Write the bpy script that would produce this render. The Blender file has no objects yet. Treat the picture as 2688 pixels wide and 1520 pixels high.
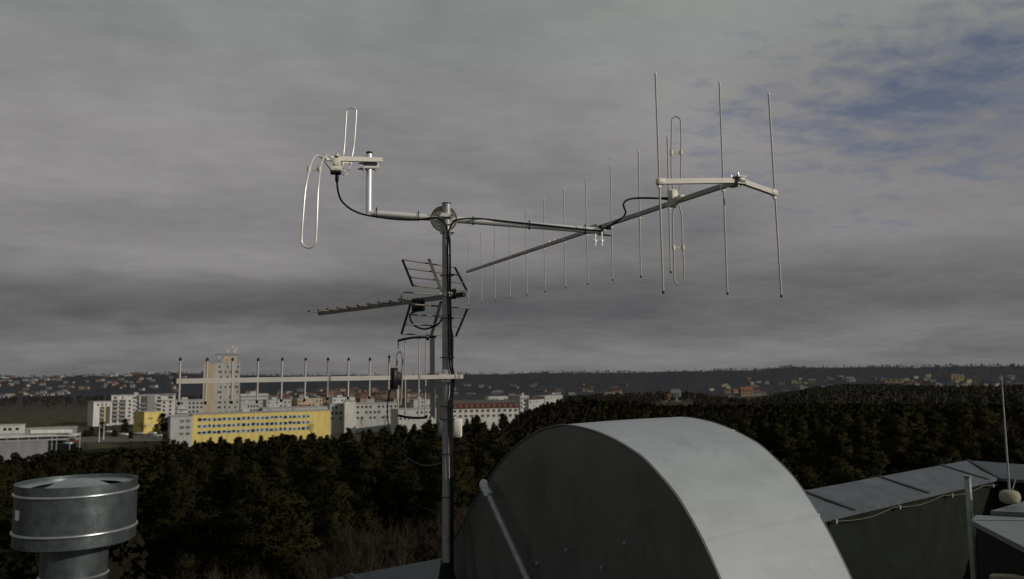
import bpy, math, random
import numpy as np
from mathutils import Vector, Matrix

random.seed(11)
rng = np.random.default_rng(11)
sc = bpy.context.scene
COL = sc.collection
PI = math.pi

# ------------------------------------------------------------------ camera (eye at the world origin, heading +Y)
W, H, F = 2688.0, 1520.0, 2110.0
PITCH, ROLL = math.radians(5.76), 0.0092
_f = Vector((0, math.cos(PITCH), math.sin(PITCH)))
_r0 = Vector((1, 0, 0)); _u0 = Vector((0, -math.sin(PITCH), math.cos(PITCH)))
CR = _r0 * math.cos(ROLL) - _u0 * math.sin(ROLL)
CU = _r0 * math.sin(ROLL) + _u0 * math.cos(ROLL)

def ray(px, py):
    return _f + CR * ((px - W / 2) / F) - CU * ((py - H / 2) / F)
def at(px, py, Y):
    d = ray(px, py); return d * (Y / d.y)
def proj(p):
    d = p.dot(_f)
    return (W / 2 + F * p.dot(CR) / d, H / 2 - F * p.dot(CU) / d)
def on_plane(px, py, p0, n):
    d = ray(px, py); return d * (p0.dot(n) / d.dot(n))
def zx(ox, oy, s, pts):                                 # picture measurements taken in enlarged crops
    return [(ox + x / s, oy + y / s) for x, y in pts]

cam_d = bpy.data.cameras.new('camera'); cam = bpy.data.objects.new('camera', cam_d); COL.objects.link(cam)
cam_d.sensor_width = 36.0; cam_d.lens = 36.0 * F / W; cam_d.clip_start = 0.05; cam_d.clip_end = 30000
cam.matrix_world = Matrix(((CR.x, CU.x, -_f.x, 0), (CR.y, CU.y, -_f.y, 0), (CR.z, CU.z, -_f.z, 0), (0, 0, 0, 1)))
sc.camera = cam
cam_d.dof.use_dof = True; cam_d.dof.focus_distance = 4.3; cam_d.dof.aperture_fstop = 3.8
sc.view_settings.view_transform = 'Standard'; sc.view_settings.look = 'None'
sc.view_settings.exposure = 0; sc.view_settings.gamma = 1
ROOF_Z = -2.45

# ------------------------------------------------------------------ materials
def nt(name):
    m = bpy.data.materials.new(name); m.use_nodes = True
    t = m.node_tree; return m, t, t.nodes['Principled BSDF']

def mat(name, col, rough=0.6, metal=0.0, var=0.25, scale=20.0, bump=0.0, col2=None, spec=0.5, stretch=None, rand=0.0, coord='Object'):
    m, t, b = nt(name)
    N, L = t.nodes, t.links
    tc = N.new('ShaderNodeTexCoord'); mp = N.new('ShaderNodeMapping')
    if stretch: mp.inputs['Scale'].default_value = stretch
    L.new(tc.outputs[coord], mp.inputs[0])
    n1 = N.new('ShaderNodeTexNoise'); n1.inputs['Scale'].default_value = scale; n1.inputs['Detail'].default_value = 6; n1.inputs['Roughness'].default_value = 0.65
    L.new(mp.outputs[0], n1.inputs['Vector'])
    rp = N.new('ShaderNodeValToRGB')
    c2 = col2 or tuple(c * (1 - var) for c in col)
    rp.color_ramp.elements[0].position = 0.32; rp.color_ramp.elements[1].position = 0.68
    rp.color_ramp.elements[0].color = (*c2, 1)
    rp.color_ramp.elements[1].color = (*(tuple(min(1, c * (1 + var * 0.4)) for c in col) if col2 is None else col), 1)
    L.new(n1.outputs['Fac'], rp.inputs[0])
    out = rp.outputs[0]
    if rand:
        oi = N.new('ShaderNodeObjectInfo'); mr = N.new('ShaderNodeMapRange')
        mr.inputs[3].default_value = 1 - rand; mr.inputs[4].default_value = 1 + rand
        L.new(oi.outputs['Random'], mr.inputs[0])
        hs = N.new('ShaderNodeHueSaturation'); L.new(mr.outputs[0], hs.inputs['Value']); L.new(out, hs.inputs['Color']); out = hs.outputs[0]
    L.new(out, b.inputs['Base Color'])
    b.inputs['Metallic'].default_value = metal
    b.inputs['Specular IOR Level'].default_value = spec
    mr2 = N.new('ShaderNodeMapRange'); mr2.inputs[3].default_value = max(0.03, rough - 0.08); mr2.inputs[4].default_value = min(1, rough + 0.08)
    L.new(n1.outputs['Fac'], mr2.inputs[0]); L.new(mr2.outputs[0], b.inputs['Roughness'])
    if bump:
        bp = N.new('ShaderNodeBump'); bp.inputs['Strength'].default_value = bump; bp.inputs['Distance'].default_value = 0.02
        L.new(n1.outputs['Fac'], bp.inputs['Height']); L.new(bp.outputs[0], b.inputs['Normal'])
    return m

M = {}
M['alu'] = mat('aluminium_tube', (0.40, 0.385, 0.36), 0.55, 0.2, 0.05, 6)
M['alu_loop'] = mat('bright_aluminium_loop', (0.80, 0.79, 0.76), 0.36, 0.5, 0.04, 6)
M['alu_dull'] = mat('dull_aluminium', (0.20, 0.175, 0.155), 0.5, 0.5, 0.15, 10)
M['alu_boom'] = mat('square_aluminium_bar', (0.31, 0.297, 0.275), 0.5, 0.35, 0.15, 9)
M['galv'] = mat('galvanised_steel', (0.33, 0.34, 0.34), 0.5, 0.4, 0.28, 40)
M['galv_arm'] = mat('bright_galvanised_steel', (0.80, 0.80, 0.78), 0.34, 0.5, 0.06, 5)
M['zinc'] = mat('zinc_plate', (0.62, 0.57, 0.44), 0.3, 0.85, 0.3, 30)
M['cream'] = mat('cream_plastic', (0.66, 0.63, 0.54), 0.5, 0, 0.12, 40)
M['white_pl'] = mat('white_plastic', (0.72, 0.70, 0.64), 0.5, 0, 0.12, 40)
M['black'] = mat('black_rubber', (0.007, 0.007, 0.008), 0.6, 0, 0.3, 60, spec=.2)
M['black_pl'] = mat('black_plastic', (0.010, 0.010, 0.010), 0.5, 0, 0.3, 40, spec=.25)
M['sheet'] = mat('galvanised_sheet_vent', (0.17, 0.20, 0.205), 0.34, 0.75, 0.30, 26)
M['bead'] = mat('galvanised_bead', (0.38, 0.40, 0.41), 0.36, 0.75, 0.2, 20)
M['sticker'] = mat('white_sticker', (0.75, 0.75, 0.72), 0.5, 0, 0.08, 60)
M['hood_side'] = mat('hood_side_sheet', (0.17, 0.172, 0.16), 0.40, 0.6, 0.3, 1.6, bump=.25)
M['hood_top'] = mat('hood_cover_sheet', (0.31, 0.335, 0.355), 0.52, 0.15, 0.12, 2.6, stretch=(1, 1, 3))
M['cap'] = mat('parapet_cap_sheet', (0.095, 0.108, 0.125), 0.55, 0.25, 0.3, 5)
M['cap_seam_shadow'] = mat('parapet_cap_fold_shadow', (0.035, 0.036, 0.038), 0.6, 0.2, 0.2, 10)  # dark tone stands for the shadow at the seam step
M['membrane'] = mat('dark_roof_membrane', (0.014, 0.018, 0.013), 0.9, 0, 0.4, 4, bump=0.2, col2=(0.008, 0.010, 0.008), spec=.12)
M['deck'] = mat('roof_felt', (0.020, 0.020, 0.019), 0.9, 0, 0.4, 3, bump=0.3, spec=.12)
M['wire'] = mat('lightning_wire', (0.13, 0.115, 0.095), 0.6, 0.4, 0.2, 40)
M['post'] = mat('painted_post', (0.24, 0.26, 0.225), 0.5, 0.1, 0.35, 25)
M['concrete'] = mat('concrete_foot', (0.30, 0.26, 0.20), 0.9, 0, 0.25, 40, bump=0.3)
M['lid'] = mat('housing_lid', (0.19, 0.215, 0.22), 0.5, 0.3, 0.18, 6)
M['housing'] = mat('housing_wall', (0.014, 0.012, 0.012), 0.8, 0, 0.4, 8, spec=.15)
M['foil'] = mat('silver_foil_tape', (0.65, 0.68, 0.70), 0.3, 0.9, 0.3, 80, bump=0.8)
M['bwall'] = mat('building_wall_plaster', (0.22, 0.21, 0.20), 0.9, 0, 0.15, 1)

def grime(m, scale, lo, hi, k, stretch=(1, 1, 1)):
    t = m.node_tree; N, L = t.nodes, t.links; b = N['Principled BSDF']
    src = b.inputs['Base Color'].links[0].from_socket
    tc = N.new('ShaderNodeTexCoord'); mp = N.new('ShaderNodeMapping'); mp.inputs['Scale'].default_value = stretch; mp.inputs['Location'].default_value = (3, 7, 1)
    L.new(tc.outputs['Object'], mp.inputs[0])
    n = N.new('ShaderNodeTexNoise'); n.inputs['Scale'].default_value = scale; n.inputs['Detail'].default_value = 10; n.inputs['Roughness'].default_value = .75
    L.new(mp.outputs[0], n.inputs['Vector'])
    mr = N.new('ShaderNodeMapRange'); mr.inputs[1].default_value = lo; mr.inputs[2].default_value = hi; mr.inputs[3].default_value = 1; mr.inputs[4].default_value = k; L.new(n.outputs['Fac'], mr.inputs[0])
    mx = N.new('ShaderNodeMix'); mx.data_type = 'RGBA'; mx.blend_type = 'MULTIPLY'; mx.inputs[0].default_value = 1
    L.new(src, mx.inputs[6]); L.new(mr.outputs[0], mx.inputs[7]); L.new(mx.outputs[2], b.inputs['Base Color'])
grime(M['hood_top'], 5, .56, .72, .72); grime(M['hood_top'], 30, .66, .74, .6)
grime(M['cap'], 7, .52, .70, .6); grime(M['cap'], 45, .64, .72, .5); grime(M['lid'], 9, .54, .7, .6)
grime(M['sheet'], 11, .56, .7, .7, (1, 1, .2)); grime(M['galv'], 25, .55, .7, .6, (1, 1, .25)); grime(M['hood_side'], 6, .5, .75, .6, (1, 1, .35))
grime(M['alu_boom'], 20, .56, .72, .65); grime(M['membrane'], 5, .5, .7, 1.35)

# ------------------------------------------------------------------ mesh helpers
class MB:
    def __init__(s): s.v = []; s.f = []; s.mi = []; s.sm = []
    def add(s, vs, fs, mi=0, smooth=False):
        o = len(s.v); s.v += [Vector(v) for v in vs]
        for f in fs: s.f.append([i + o for i in f]); s.mi.append(mi); s.sm.append(smooth)
        return s
    def box(s, c, ax, half, mi=0, bev=0.0):
        c = Vector(c); X, Y, Z = ax
        hx, hy, hz = half
        if not bev:
            vs = [c + X * (sx * hx) + Y * (sy * hy) + Z * (sz * hz) for sz in (-1, 1) for sy in (-1, 1) for sx in (-1, 1)]
            return s.add(vs, [(0, 2, 3, 1), (4, 5, 7, 6), (0, 1, 5, 4), (2, 6, 7, 3), (0, 4, 6, 2), (1, 3, 7, 5)], mi)
        b = min(bev, hx * .9, hy * .9, hz * .9)             # chamfered: an octagon ring inset on both ends
        def ring(ix, iz):
            ex, ey = hx - ix, hy - ix
            return [c + X * x + Y * y + Z * iz for x, y in ((ex - b, ey), (-ex + b, ey), (-ex, ey - b), (-ex, -ey + b), (-ex + b, -ey), (ex - b, -ey), (ex, -ey + b), (ex, ey - b))]
        vs = ring(b * .7, -hz) + ring(0, -hz + b) + ring(0, hz - b) + ring(b * .7, hz)
        fs = [tuple(range(7, -1, -1)), tuple(range(24, 32))]
        for k in range(3):
            for i in range(8):
                fs.append((k * 8 + i, k * 8 + (i + 1) % 8, k * 8 + 8 + (i + 1) % 8, k * 8 + 8 + i))
        return s.add(vs, fs, mi)
    def bar(s, a, b, w, h=None, up=Vector((0, 0, 1)), mi=0):
        a = Vector(a); b = Vector(b); d = (b - a); L = d.length; d.normalize()
        x = d.cross(up).normalized(); z = x.cross(d).normalized()
        return s.box((a + b) / 2, (x, d, z), (w / 2, L / 2, (h or w) / 2), mi)
    def tube(s, pts, r, n=10, caps=True, mi=0, closed=False):
        pts = [Vector(p) for p in pts]; m = len(pts)
        rs = r if isinstance(r, (list, tuple)) else [r] * m
        prev = None; vs = []
        for i, p in enumerate(pts):
            if closed: d = pts[(i + 1) % m] - pts[i - 1]
            else: d = pts[min(i + 1, m - 1)] - pts[max(i - 1, 0)]
            d.normalize()
            if prev is None:
                a = Vector((0, 0, 1)) if abs(d.z) < 0.9 else Vector((1, 0, 0))
                x = d.cross(a).normalized()
            else:
                x = (prev - d * prev.dot(d)).normalized()
            prev = x; y = d.cross(x)
            for k in range(n):
                t = 2 * PI * k / n
                vs.append(p + (x * math.cos(t) + y * math.sin(t)) * rs[i])
        fs = []
        for i in range(m if closed else m - 1):
            j = (i + 1) % m
            for k in range(n):
                fs.append((i * n + k, i * n + (k + 1) % n, j * n + (k + 1) % n, j * n + k))
        s.add(vs, fs, mi, True)
        if caps and not closed:
            o = len(s.v) - len(vs)
            s.f.append([o + k for k in range(n - 1, -1, -1)]); s.mi.append(mi); s.sm.append(False)
            s.f.append([o + (m - 1) * n + k for k in range(n)]); s.mi.append(mi); s.sm.append(False)
        return s
    def lathe(s, c, prof, n=48, ax=None, mi=0, smooth=True):
        c = Vector(c); X, Y, Z = ax or (Vector((1, 0, 0)), Vector((0, 1, 0)), Vector((0, 0, 1)))
        vs = []
        for r, z in prof:
            for k in range(n):
                t = 2 * PI * k / n
                vs.append(c + X * (r * math.cos(t)) + Y * (r * math.sin(t)) + Z * z)
        fs = []
        for i in range(len(prof) - 1):
            for k in range(n):
                fs.append((i * n + k, i * n + (k + 1) % n, (i + 1) * n + (k + 1) % n, (i + 1) * n + k))
        return s.add(vs, fs, mi, smooth)
    def prism(s, poly, d, mi=0):
        n = len(poly); vs = [Vector(p) for p in poly] + [Vector(p) + d for p in poly]
        fs = [tuple(range(n - 1, -1, -1)), tuple(range(n, 2 * n))] + [(i, (i + 1) % n, n + (i + 1) % n, n + i) for i in range(n)]
        return s.add(vs, fs, mi)
    def build(s, name, m, parent=None, org=None):
        org = org if org is not None else (Vector(parent['_o']) if parent is not None and '_o' in parent else Vector((0, 0, 0)))
        me = bpy.data.meshes.new(name)
        me.from_pydata([tuple(v - org) for v in s.v], [], s.f)
        for x in (m if isinstance(m, (list, tuple)) else [m]): me.materials.append(x)
        me.polygons.foreach_set('material_index', s.mi); me.polygons.foreach_set('use_smooth', s.sm)
        me.update()
        try: me.set_sharp_from_angle(angle=math.radians(40))
        except Exception: pass
        o = bpy.data.objects.new(name, me); COL.objects.link(o)
        if parent is not None:
            o.parent = parent; o['_o'] = list(org)
        else:
            o.location = org; o['_o'] = list(org)
        return o

def tag(o, label=None, cat=None, group=None, kind=None):
    if label: o['label'] = label
    if cat: o['category'] = cat
    if group: o['group'] = group
    if kind: o['kind'] = kind
    return o
def thing(name, label, cat, loc, group=None):
    o = bpy.data.objects.new(name, None); COL.objects.link(o)
    o.empty_display_size = 0.2
    o.location = loc; o['_o'] = list(loc)
    return tag(o, label, cat, group)
def smooth_path(pts, k=6):                                # Catmull-Rom through the points
    P = [Vector(p) for p in pts]; P = [P[0] * 2 - P[1]] + P + [P[-1] * 2 - P[-2]]
    out = []
    for i in range(1, len(P) - 2):
        a, b, c, d = P[i - 1:i + 3]
        for j in range(k):
            t = j / k
            out.append(0.5 * ((2 * b) + (c - a) * t + (2 * a - 5 * b + 4 * c - d) * t * t + (3 * b - a - 3 * c + d) * t ** 3))
    out.append(P[-2]); return out
UP = Vector((0, 0, 1))

# ------------------------------------------------------------------ mast
MY = 4.40
mb0 = at(1172.5, 1000, MY); MX, MYY = mb0.x, mb0.y
def mast_z(py):
    d = ray(1172, py); return (d * (MYY / d.y)).z
MR = 0.0245
ztop = mast_z(534)
mast = thing('antenna_mast', 'tall grey galvanised pole carrying all the aerials', 'mast', (MX, MYY, ROOF_Z))
MB().tube([(MX, MYY, ROOF_Z + 0.004), (MX, MYY, -0.3), (MX, MYY, 0.3), (MX, MYY, ztop)], MR, 28, caps=False).build('pole', M['galv'], mast)
m = MB(); m.lathe((MX, MYY, ztop), [(MR + .001, -.004), (MR + .0012, .002), (MR - .004, .003), (MR - .005, -.02), (0.0005, -.02)], 24)
m.build('end_cap', M['black_pl'], mast)
m = MB(); m.tube([(MX - .004, MYY - MR - .001, ztop - .018), (MX - .004, MYY - MR + .004, ztop - .018)], .0028, 8); m.build('bolt_hole', M['black'], mast)
m = MB()
zb = mast_z(1500)
m.lathe((MX, MYY, 0), [(MR + .0005, zb + .05), (MR + .010, zb + .035), (MR + .018, zb - .02), (.055, zb - .06), (.07, ROOF_Z + .01), (MR + .001, ROOF_Z + .008)], 24)
m.build('base_collar', M['membrane'], mast)

# ------------------------------------------------------------------ cross arm with upright
ARM_R = 0.0185
aL = at(968, 559, 4.40); aR = at(1588, 607, 4.56)
amid = Vector((MX, MYY + MR + .022, 0))
arm = thing('cross_arm', 'shiny L-shaped steel tube fixed across the top of the mast', 'arm', aL)
MB().tube([aL, aL.lerp(aR, .3), aL.lerp(aR, .65), aR], ARM_R, 24).build('tube', M['galv_arm'], arm)
up_top = Vector((aL.x, aL.y, at(970, 400, 4.40).z))
m = MB(); m.tube([aL + Vector((0, 0, -.012)), aL.lerp(up_top, .5), up_top], .0172, 24); m.build('upright', M['galv_arm'], arm)
m = MB(); m.lathe(up_top, [(.0180, -.010), (.0184, .001), (.015, .003), (.0005, .003)], 20); m.build('end_cap', M['black_pl'], arm)
adir = (aR - aL).normalized(); an = adir.cross(UP).normalized(); an = an if an.y < 0 else -an   # towards the viewer
t_m = (Vector((MX, MYY, 0)) - aL).dot(adir); pc = aL + adir * ((Vector((MX, MYY, aL.z)) - aL).dot(adir)); pc = Vector((pc.x - .010, MYY + .034, pc.z - .004))
az_ = adir.cross(an).normalized(); az_ = az_ if az_.z > 0 else -az_
m = MB(); m.lathe(pc, [(.0005, -.003), (.066, -.003), (.0735, .001), (.0755, .006), (.0735, .008), (.071, .003), (.066, .0005), (.0005, .0005)], 48, (adir, az_, an))
m.build('round_plate', M['zinc'], arm)
m = MB()
fc = Vector((MX, MYY - MR - .008, pc.z + .012))
m.box(fc, (adir, an, az_), (.040, .004, .0085)); m.box(fc + an * -.012 - az_ * .010, (adir, an, az_), (.041, .016, .002))
m.build('clamp_bar', M['galv_arm'], arm)
for sx in (-1, 1):
    q = fc + adir * (.036 * sx)
    m = MB(); m.tube([q - an * .05, q + an * .03 + adir * .006 + az_ * .004], .0042, 10)
    m.tube([q + an * .004, q + an * .010], .0085, 6); m.build('clamp_bolt', M['galv'], arm)
for dx, dz in ((-.042, -.008), (-.028, -.036), (.030, -.040), (-.034, .026)):
    q = pc + adir * dx + az_ * dz
    m = MB(); m.tube([q, q + an * .007], .0085, 6); m.tube([q + an * .005, q + an * .013], .0045, 8); m.build('plate_bolt', M['galv_arm'], arm)

# ------------------------------------------------------------------ S-shaped folded dipole (left top)
Z1 = lambda pts: zx(760, 260, 3.467, pts)
dip = thing('loop_antenna', 'aerial of two bright wire loops at the left end of the cross arm', 'antenna', at(880, 420, 4.15))
b0 = at(853, 416, 4.14); b1 = at(1002, 420, 4.385)
b0.z += .0; 
m = MB(); m.bar(b0, b1, .022, .024); m.build('boom', M['alu_boom'], dip)
def loop_path(pxs, ys, k=5):
    return smooth_path([at(x, y, Y) for (x, y), Y in zip(pxs, ys)], k)
low = Z1([(412, 668), (370, 630), (325, 572), (290, 530), (255, 513), (215, 545), (182, 640), (160, 735), (140, 860), (122, 1080), (110, 1270), (118, 1318), (145, 1345), (175, 1352), (210, 1342), (235, 1312), (241, 1270), (250, 1080), (258, 860), (268, 740), (280, 640), (296, 570), (325, 522), (350, 515), (378, 540), (420, 598)])
lowY = [4.06, 4.0, 3.92, 3.86, 3.80, 3.72, 3.66, 3.63, 3.61, 3.60, 3.60, 3.60, 3.60, 3.60, 3.60, 3.60, 3.60, 3.60, 3.61, 3.63, 3.66, 3.72, 3.80, 3.86, 3.94, 4.06]
m = MB(); m.tube(loop_path(low, lowY), .0050, 10); m.build('lower_loop', M['alu_loop'], dip)
upp = Z1([(445, 655), (480, 680), (508, 694), (532, 660), (553, 600), (568, 530), (582, 450), (592, 360), (602, 220), (608, 118), (601, 95), (585, 82), (563, 78), (540, 84), (525, 98), (519, 120), (512, 230), (505, 340), (499, 430), (490, 520), (485, 590), (494, 655), (500, 675), (470, 640), (440, 612)])
uppY = [4.10, 4.18, 4.26, 4.36, 4.42, 4.45, 4.46, 4.46, 4.46, 4.46, 4.46, 4.46, 4.46, 4.46, 4.46, 4.46, 4.46, 4.46, 4.46, 4.45, 4.40, 4.30, 4.22, 4.14, 4.10]
m = MB(); m.tube(loop_path(upp, uppY), .0046, 10); m.build('upper_loop', M['alu_loop'], dip)
def clip(p, q, r, par):
    m = MB(); m.bar(p, q, .006, .011)
    for e in (p, q): m.tube([e - UP * .012, e + UP * .012], r + .004, 12)
    return m.build('spacer_clip', M['cream'], par)
c1, c2 = Z1([(178, 640), (274, 640)]); clip(at(*c1, 3.66), at(*c2, 3.66), .005, dip)
c1, c2 = Z1([(482, 578), (556, 580)]); clip(at(*c1, 4.40), at(*c2, 4.42), .005, dip)
bxx = at(883, 432, 4.06); ax3 = (Vector((.98, .2, 0)), Vector((-.2, .98, 0)), UP)
m = MB(); m.box(at(884, 428, 4.07), ax3, (.020, .024, .022), bev=.004); m.box(at(882, 445, 4.06), ax3, (.030, .028, .012), bev=.004); m.build('feed_box', M['cream'], dip)
m = MB(); m.box(at(881, 453, 4.05), ax3, (.026, .026, .006)); m.build('box_cover', M['black_pl'], dip)
m = MB(); m.lathe(at(885, 408, 4.17), [(.011, -.006), (.011, .004), (.006, .010), (.0005, .011)], 14); m.build('mounting_knob', M['cream'], dip)
m = MB(); m.lathe(at(884.5, 462, 4.05), [(.0005, -.032), (.0065, -.032), (.0095, -.024), (.0098, .004), (.0075, .010), (.0005, .010)], 14); m.build('cable_plug', M['black'], dip)
bd = (b1 - b0).normalized(); bn = bd.cross(UP).normalized()
bc = Vector((up_top.x, up_top.y, (b1.z + b0.z) / 2 - .001))
m = MB()
m.box(bc - bd * .005 + UP * .016, (bd, bn, UP), (.052, .026, .003)); m.box(bc - bd * .005 - UP * .016, (bd, bn, UP), (.055, .026, .003))
m.box(bc - bd * .005 + bn * .027, (bd, bn, UP), (.052, .002, .013))
m.build('mast_bracket', M['alu_boom'], dip)
for sx in (-1, 1):
    q = bc + bd * (.040 * sx - .005) + bn * .012
    m = MB(); m.tube([q - UP * .034, q + UP * .026], .0032, 8); m.tube([q - UP * .028, q - UP * .019], .0085, 6); m.tube([q + UP * .019, q + UP * .024], .0075, 6); m.build('bracket_bolt', M['galv'], dip)

# ------------------------------------------------------------------ long yagi (right)
P_near = at(1940, 474, 3.30); P_far = at(1226, 713.5, 7.2)
def boom_pt(px):
    a, b = 0.0, 1.0
    for _ in range(50):
        c = (a + b) / 2
        if proj(P_far.lerp(P_near, c))[0] < px: a = c
        else: b = c
    return P_far.lerp(P_near, a)
yag = thing('long_beam_antenna', 'long beam aerial with tall upright rods on the right end of the cross arm', 'antenna', at(1588, 590, 4.56))
bdir = (P_near - P_far).normalized()
MB().bar(P_far, P_near, .020, .020).build('boom', M['alu_boom'], yag)
EL = [((1231.3, 626.4), (1229.9, 800)), ((1262.5, 609.7), (1264.2, 793.7)), ((1298, 592), (1300.3, 787.4)), ((1336.9, 572), (1339.5, 781)), ((1379.9, 549), (1383.6, 773)), ((1427.5, 524), (1430.6, 765)), ((1480, 497), (1484.3, 754.8)), ((1537, 467.8), (1543.4, 745.5)), ((1602.6, 434.6), (1608.3, 734.6)), ((1676.2, 398), (1682.3, 726)), ((1751.9, 359), (1760.7, 713.8)), ((1888.6, 218.5), (1909.7, 770))]
def element(top, bot, Y, r, par, clip_at, mclip, tip, rodmat, name='rod'):
    T = at(*top, Y); B = at(*bot, Y)
    o = MB().tube([B, B.lerp(T, .5), T], r, 10).build(name, rodmat, par)
    for e, k, mm in ((T, 1, tip[0]), (B, -1, tip[1])):
        d = (T - B).normalized() * k
        MB().tube([e - d * r * 1.2, e + d * r * 1.0, e + d * r * 1.9], [r * 1.25, r * 1.35, r * .5], 8).build('tip_cap', mm, o)
    m = MB()
    d = (T - B).normalized()
    m.box(clip_at, (bdir, bdir.cross(d).normalized(), d), (.010, .0115, .013), bev=.002)
    m.box(clip_at - d * .020, (bdir, bdir.cross(d).normalized(), d), (.006, .006, .006))
    m.build('element_clip', mclip, par)
    return o
for i, (t_, b_) in enumerate(EL):
    px = t_[0] + (b_[0] - t_[0]) * .5
    c = boom_pt(px)
    d = at(*b_, c.y); u = at(*t_, c.y); ln = (u - d)
    k = (c - d).dot(ln) / ln.dot(ln); cc = d.lerp(u, k)
    element(t_, b_, c.y, .0034 if i < 9 else .0038, yag, cc, M['cream'], (M['white_pl'], M['black_pl']), M['alu'])
# V cross-arm and outer reflectors
arms_end = [((1730.8, 477), (1720.7, 194.3), (1741.3, 766.6), 3.18), ((2033, 507), (2017.8, 248), (2051.2, 776.7), 3.40)]
for (c_, t_, b_, Y) in arms_end:
    e = at(*c_, Y)
    s = P_near + (e - P_near).normalized() * .012
    MB().bar(s, e, .019, .021).build('side_arm', M['alu_boom'], yag)
    element(t_, b_, Y, .0040, yag, e, M['cream'], (M['white_pl'], M['black_pl']), M['alu'])
    hd = (e - s).normalized()
    m = MB(); m.box(e + hd * -.006, (hd, hd.cross(UP).normalized(), UP), (.017, .0115, .0125), bev=.002); m.build('element_clip', M['cream'], yag)
m = MB(); m.box(P_near - bdir * .02 + UP * .014, (bdir, bdir.cross(UP).normalized(), UP), (.045, .022, .003))
m.box(P_near - bdir * .02 - UP * .014, (bdir, bdir.cross(UP).normalized(), UP), (.045, .022, .003))
m.box(P_near + bdir * .016, (bdir, bdir.cross(UP).normalized(), UP), (.010, .016, .015), bev=.003)
m.build('junction_bracket', M['alu_boom'], yag)
for dx, dy in ((-.045, .006), (-.01, .0), (.012, .012)):
    q = P_near + bdir * dx + bdir.cross(UP) * dy
    m = MB(); m.tube([q - UP * .026, q + UP * .032], .0028, 8); m.tube([q + UP * .018, q + UP * .023], .0065, 6); m.build('bracket_bolt', M['galv_arm'], yag)
# folded loop + feed box
Z2 = lambda pts: zx(1500, 160, 2.275, pts)
yd = boom_pt(1770).y
lp = Z2([(612, 792), (606, 752), (600, 720), (597, 640), (597, 545), (598, 440), (600, 360), (606, 341), (625, 331), (645, 343), (653, 362), (655, 440), (655, 545), (654, 650), (652, 735), (645, 770), (638, 800)])
m = MB(); m.tube(smooth_path([at(x, y, yd) for x, y in lp], 5), .0036, 10); m.build('folded_loop', M['alu'], yag)
lp = Z2([(612, 870), (606, 910), (606, 1000), (610, 1110), (613, 1200), (614, 1290), (622, 1320), (645, 1336), (667, 1318), (674, 1290), (671, 1200), (665, 1110), (661, 1000), (659, 925), (648, 880), (641, 848)])
m = MB(); m.tube(smooth_path([at(x, y, yd) for x, y in lp], 5), .0036, 10); m.build('folded_loop', M['alu'], yag)
for ya in (548, 1114):
    a, b = Z2([(597 if ya < 600 else 609, ya), (655 if ya < 600 else 667, ya)]); clip(at(*a, yd), at(*b, yd), .0036, yag)
bxc = at(*Z2([(603, 822)])[0], yd - .02); bh = Vector((bdir.x, bdir.y, 0)).normalized(); bs = bh.cross(UP)
m = MB(); m.box(bxc, (bh, bs, UP), (.014, .022, .042), bev=.003); m.box(bxc - bs * 0 + bh * .020, (bh, bs, UP), (.006, .018, .037), bev=.003)
m.box(at(*Z2([(645, 822)])[0], yd - .05), (bh, bs, UP), (.03, .013, .013), bev=.002); m.build('feed_box', M['cream'], yag)
a, b = Z2([(536, 821), (572, 822)])
m = MB(); m.tube([at(*a, yd - .02), at(*b, yd - .02)], [.0062, .0078], 12); m.build('cable_plug', M['black'], yag)
# clamp onto the arm
cl = boom_pt(1562)
m = MB(); m.box(cl - bdir * .0 + UP * .0, (bdir, bdir.cross(UP).normalized(), UP), (.072, .027, .019), bev=.003); m.box(Vector((aR.x, aR.y, aR.z)) - UP * .020, (adir, an, UP), (.040, .020, .004), bev=.002)
m.build('boom_clamp', M['alu_boom'], yag)
m = MB(); m.box(aR + UP * .022, (adir, an, UP), (.035, .022, .007)); m.build('clamp_saddle', M['black_pl'], yag)
for px in (1563, 1580):
    q = at(px, 622, 4.53)
    o = MB().tube([q - UP * .052, q + UP * .045], .0032, 8).build('clamp_bolt', M['galv_arm'], yag)
    m = MB(); m.tube([q - UP * .030, q - UP * .018], .0065, 8)
    for s_ in (-1, 1): m.bar(q - UP * .024, q + adir * (.014 * s_) - UP * .014, .004, .009)
    m.build('wing_nut', M['galv_arm'], o)
for px in (1442, 1455):
    q = boom_pt(px); MB().tube([q + UP * .008, q + UP * .024], .003, 8).build('boom_bolt', M['galv_arm'], yag)

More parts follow.
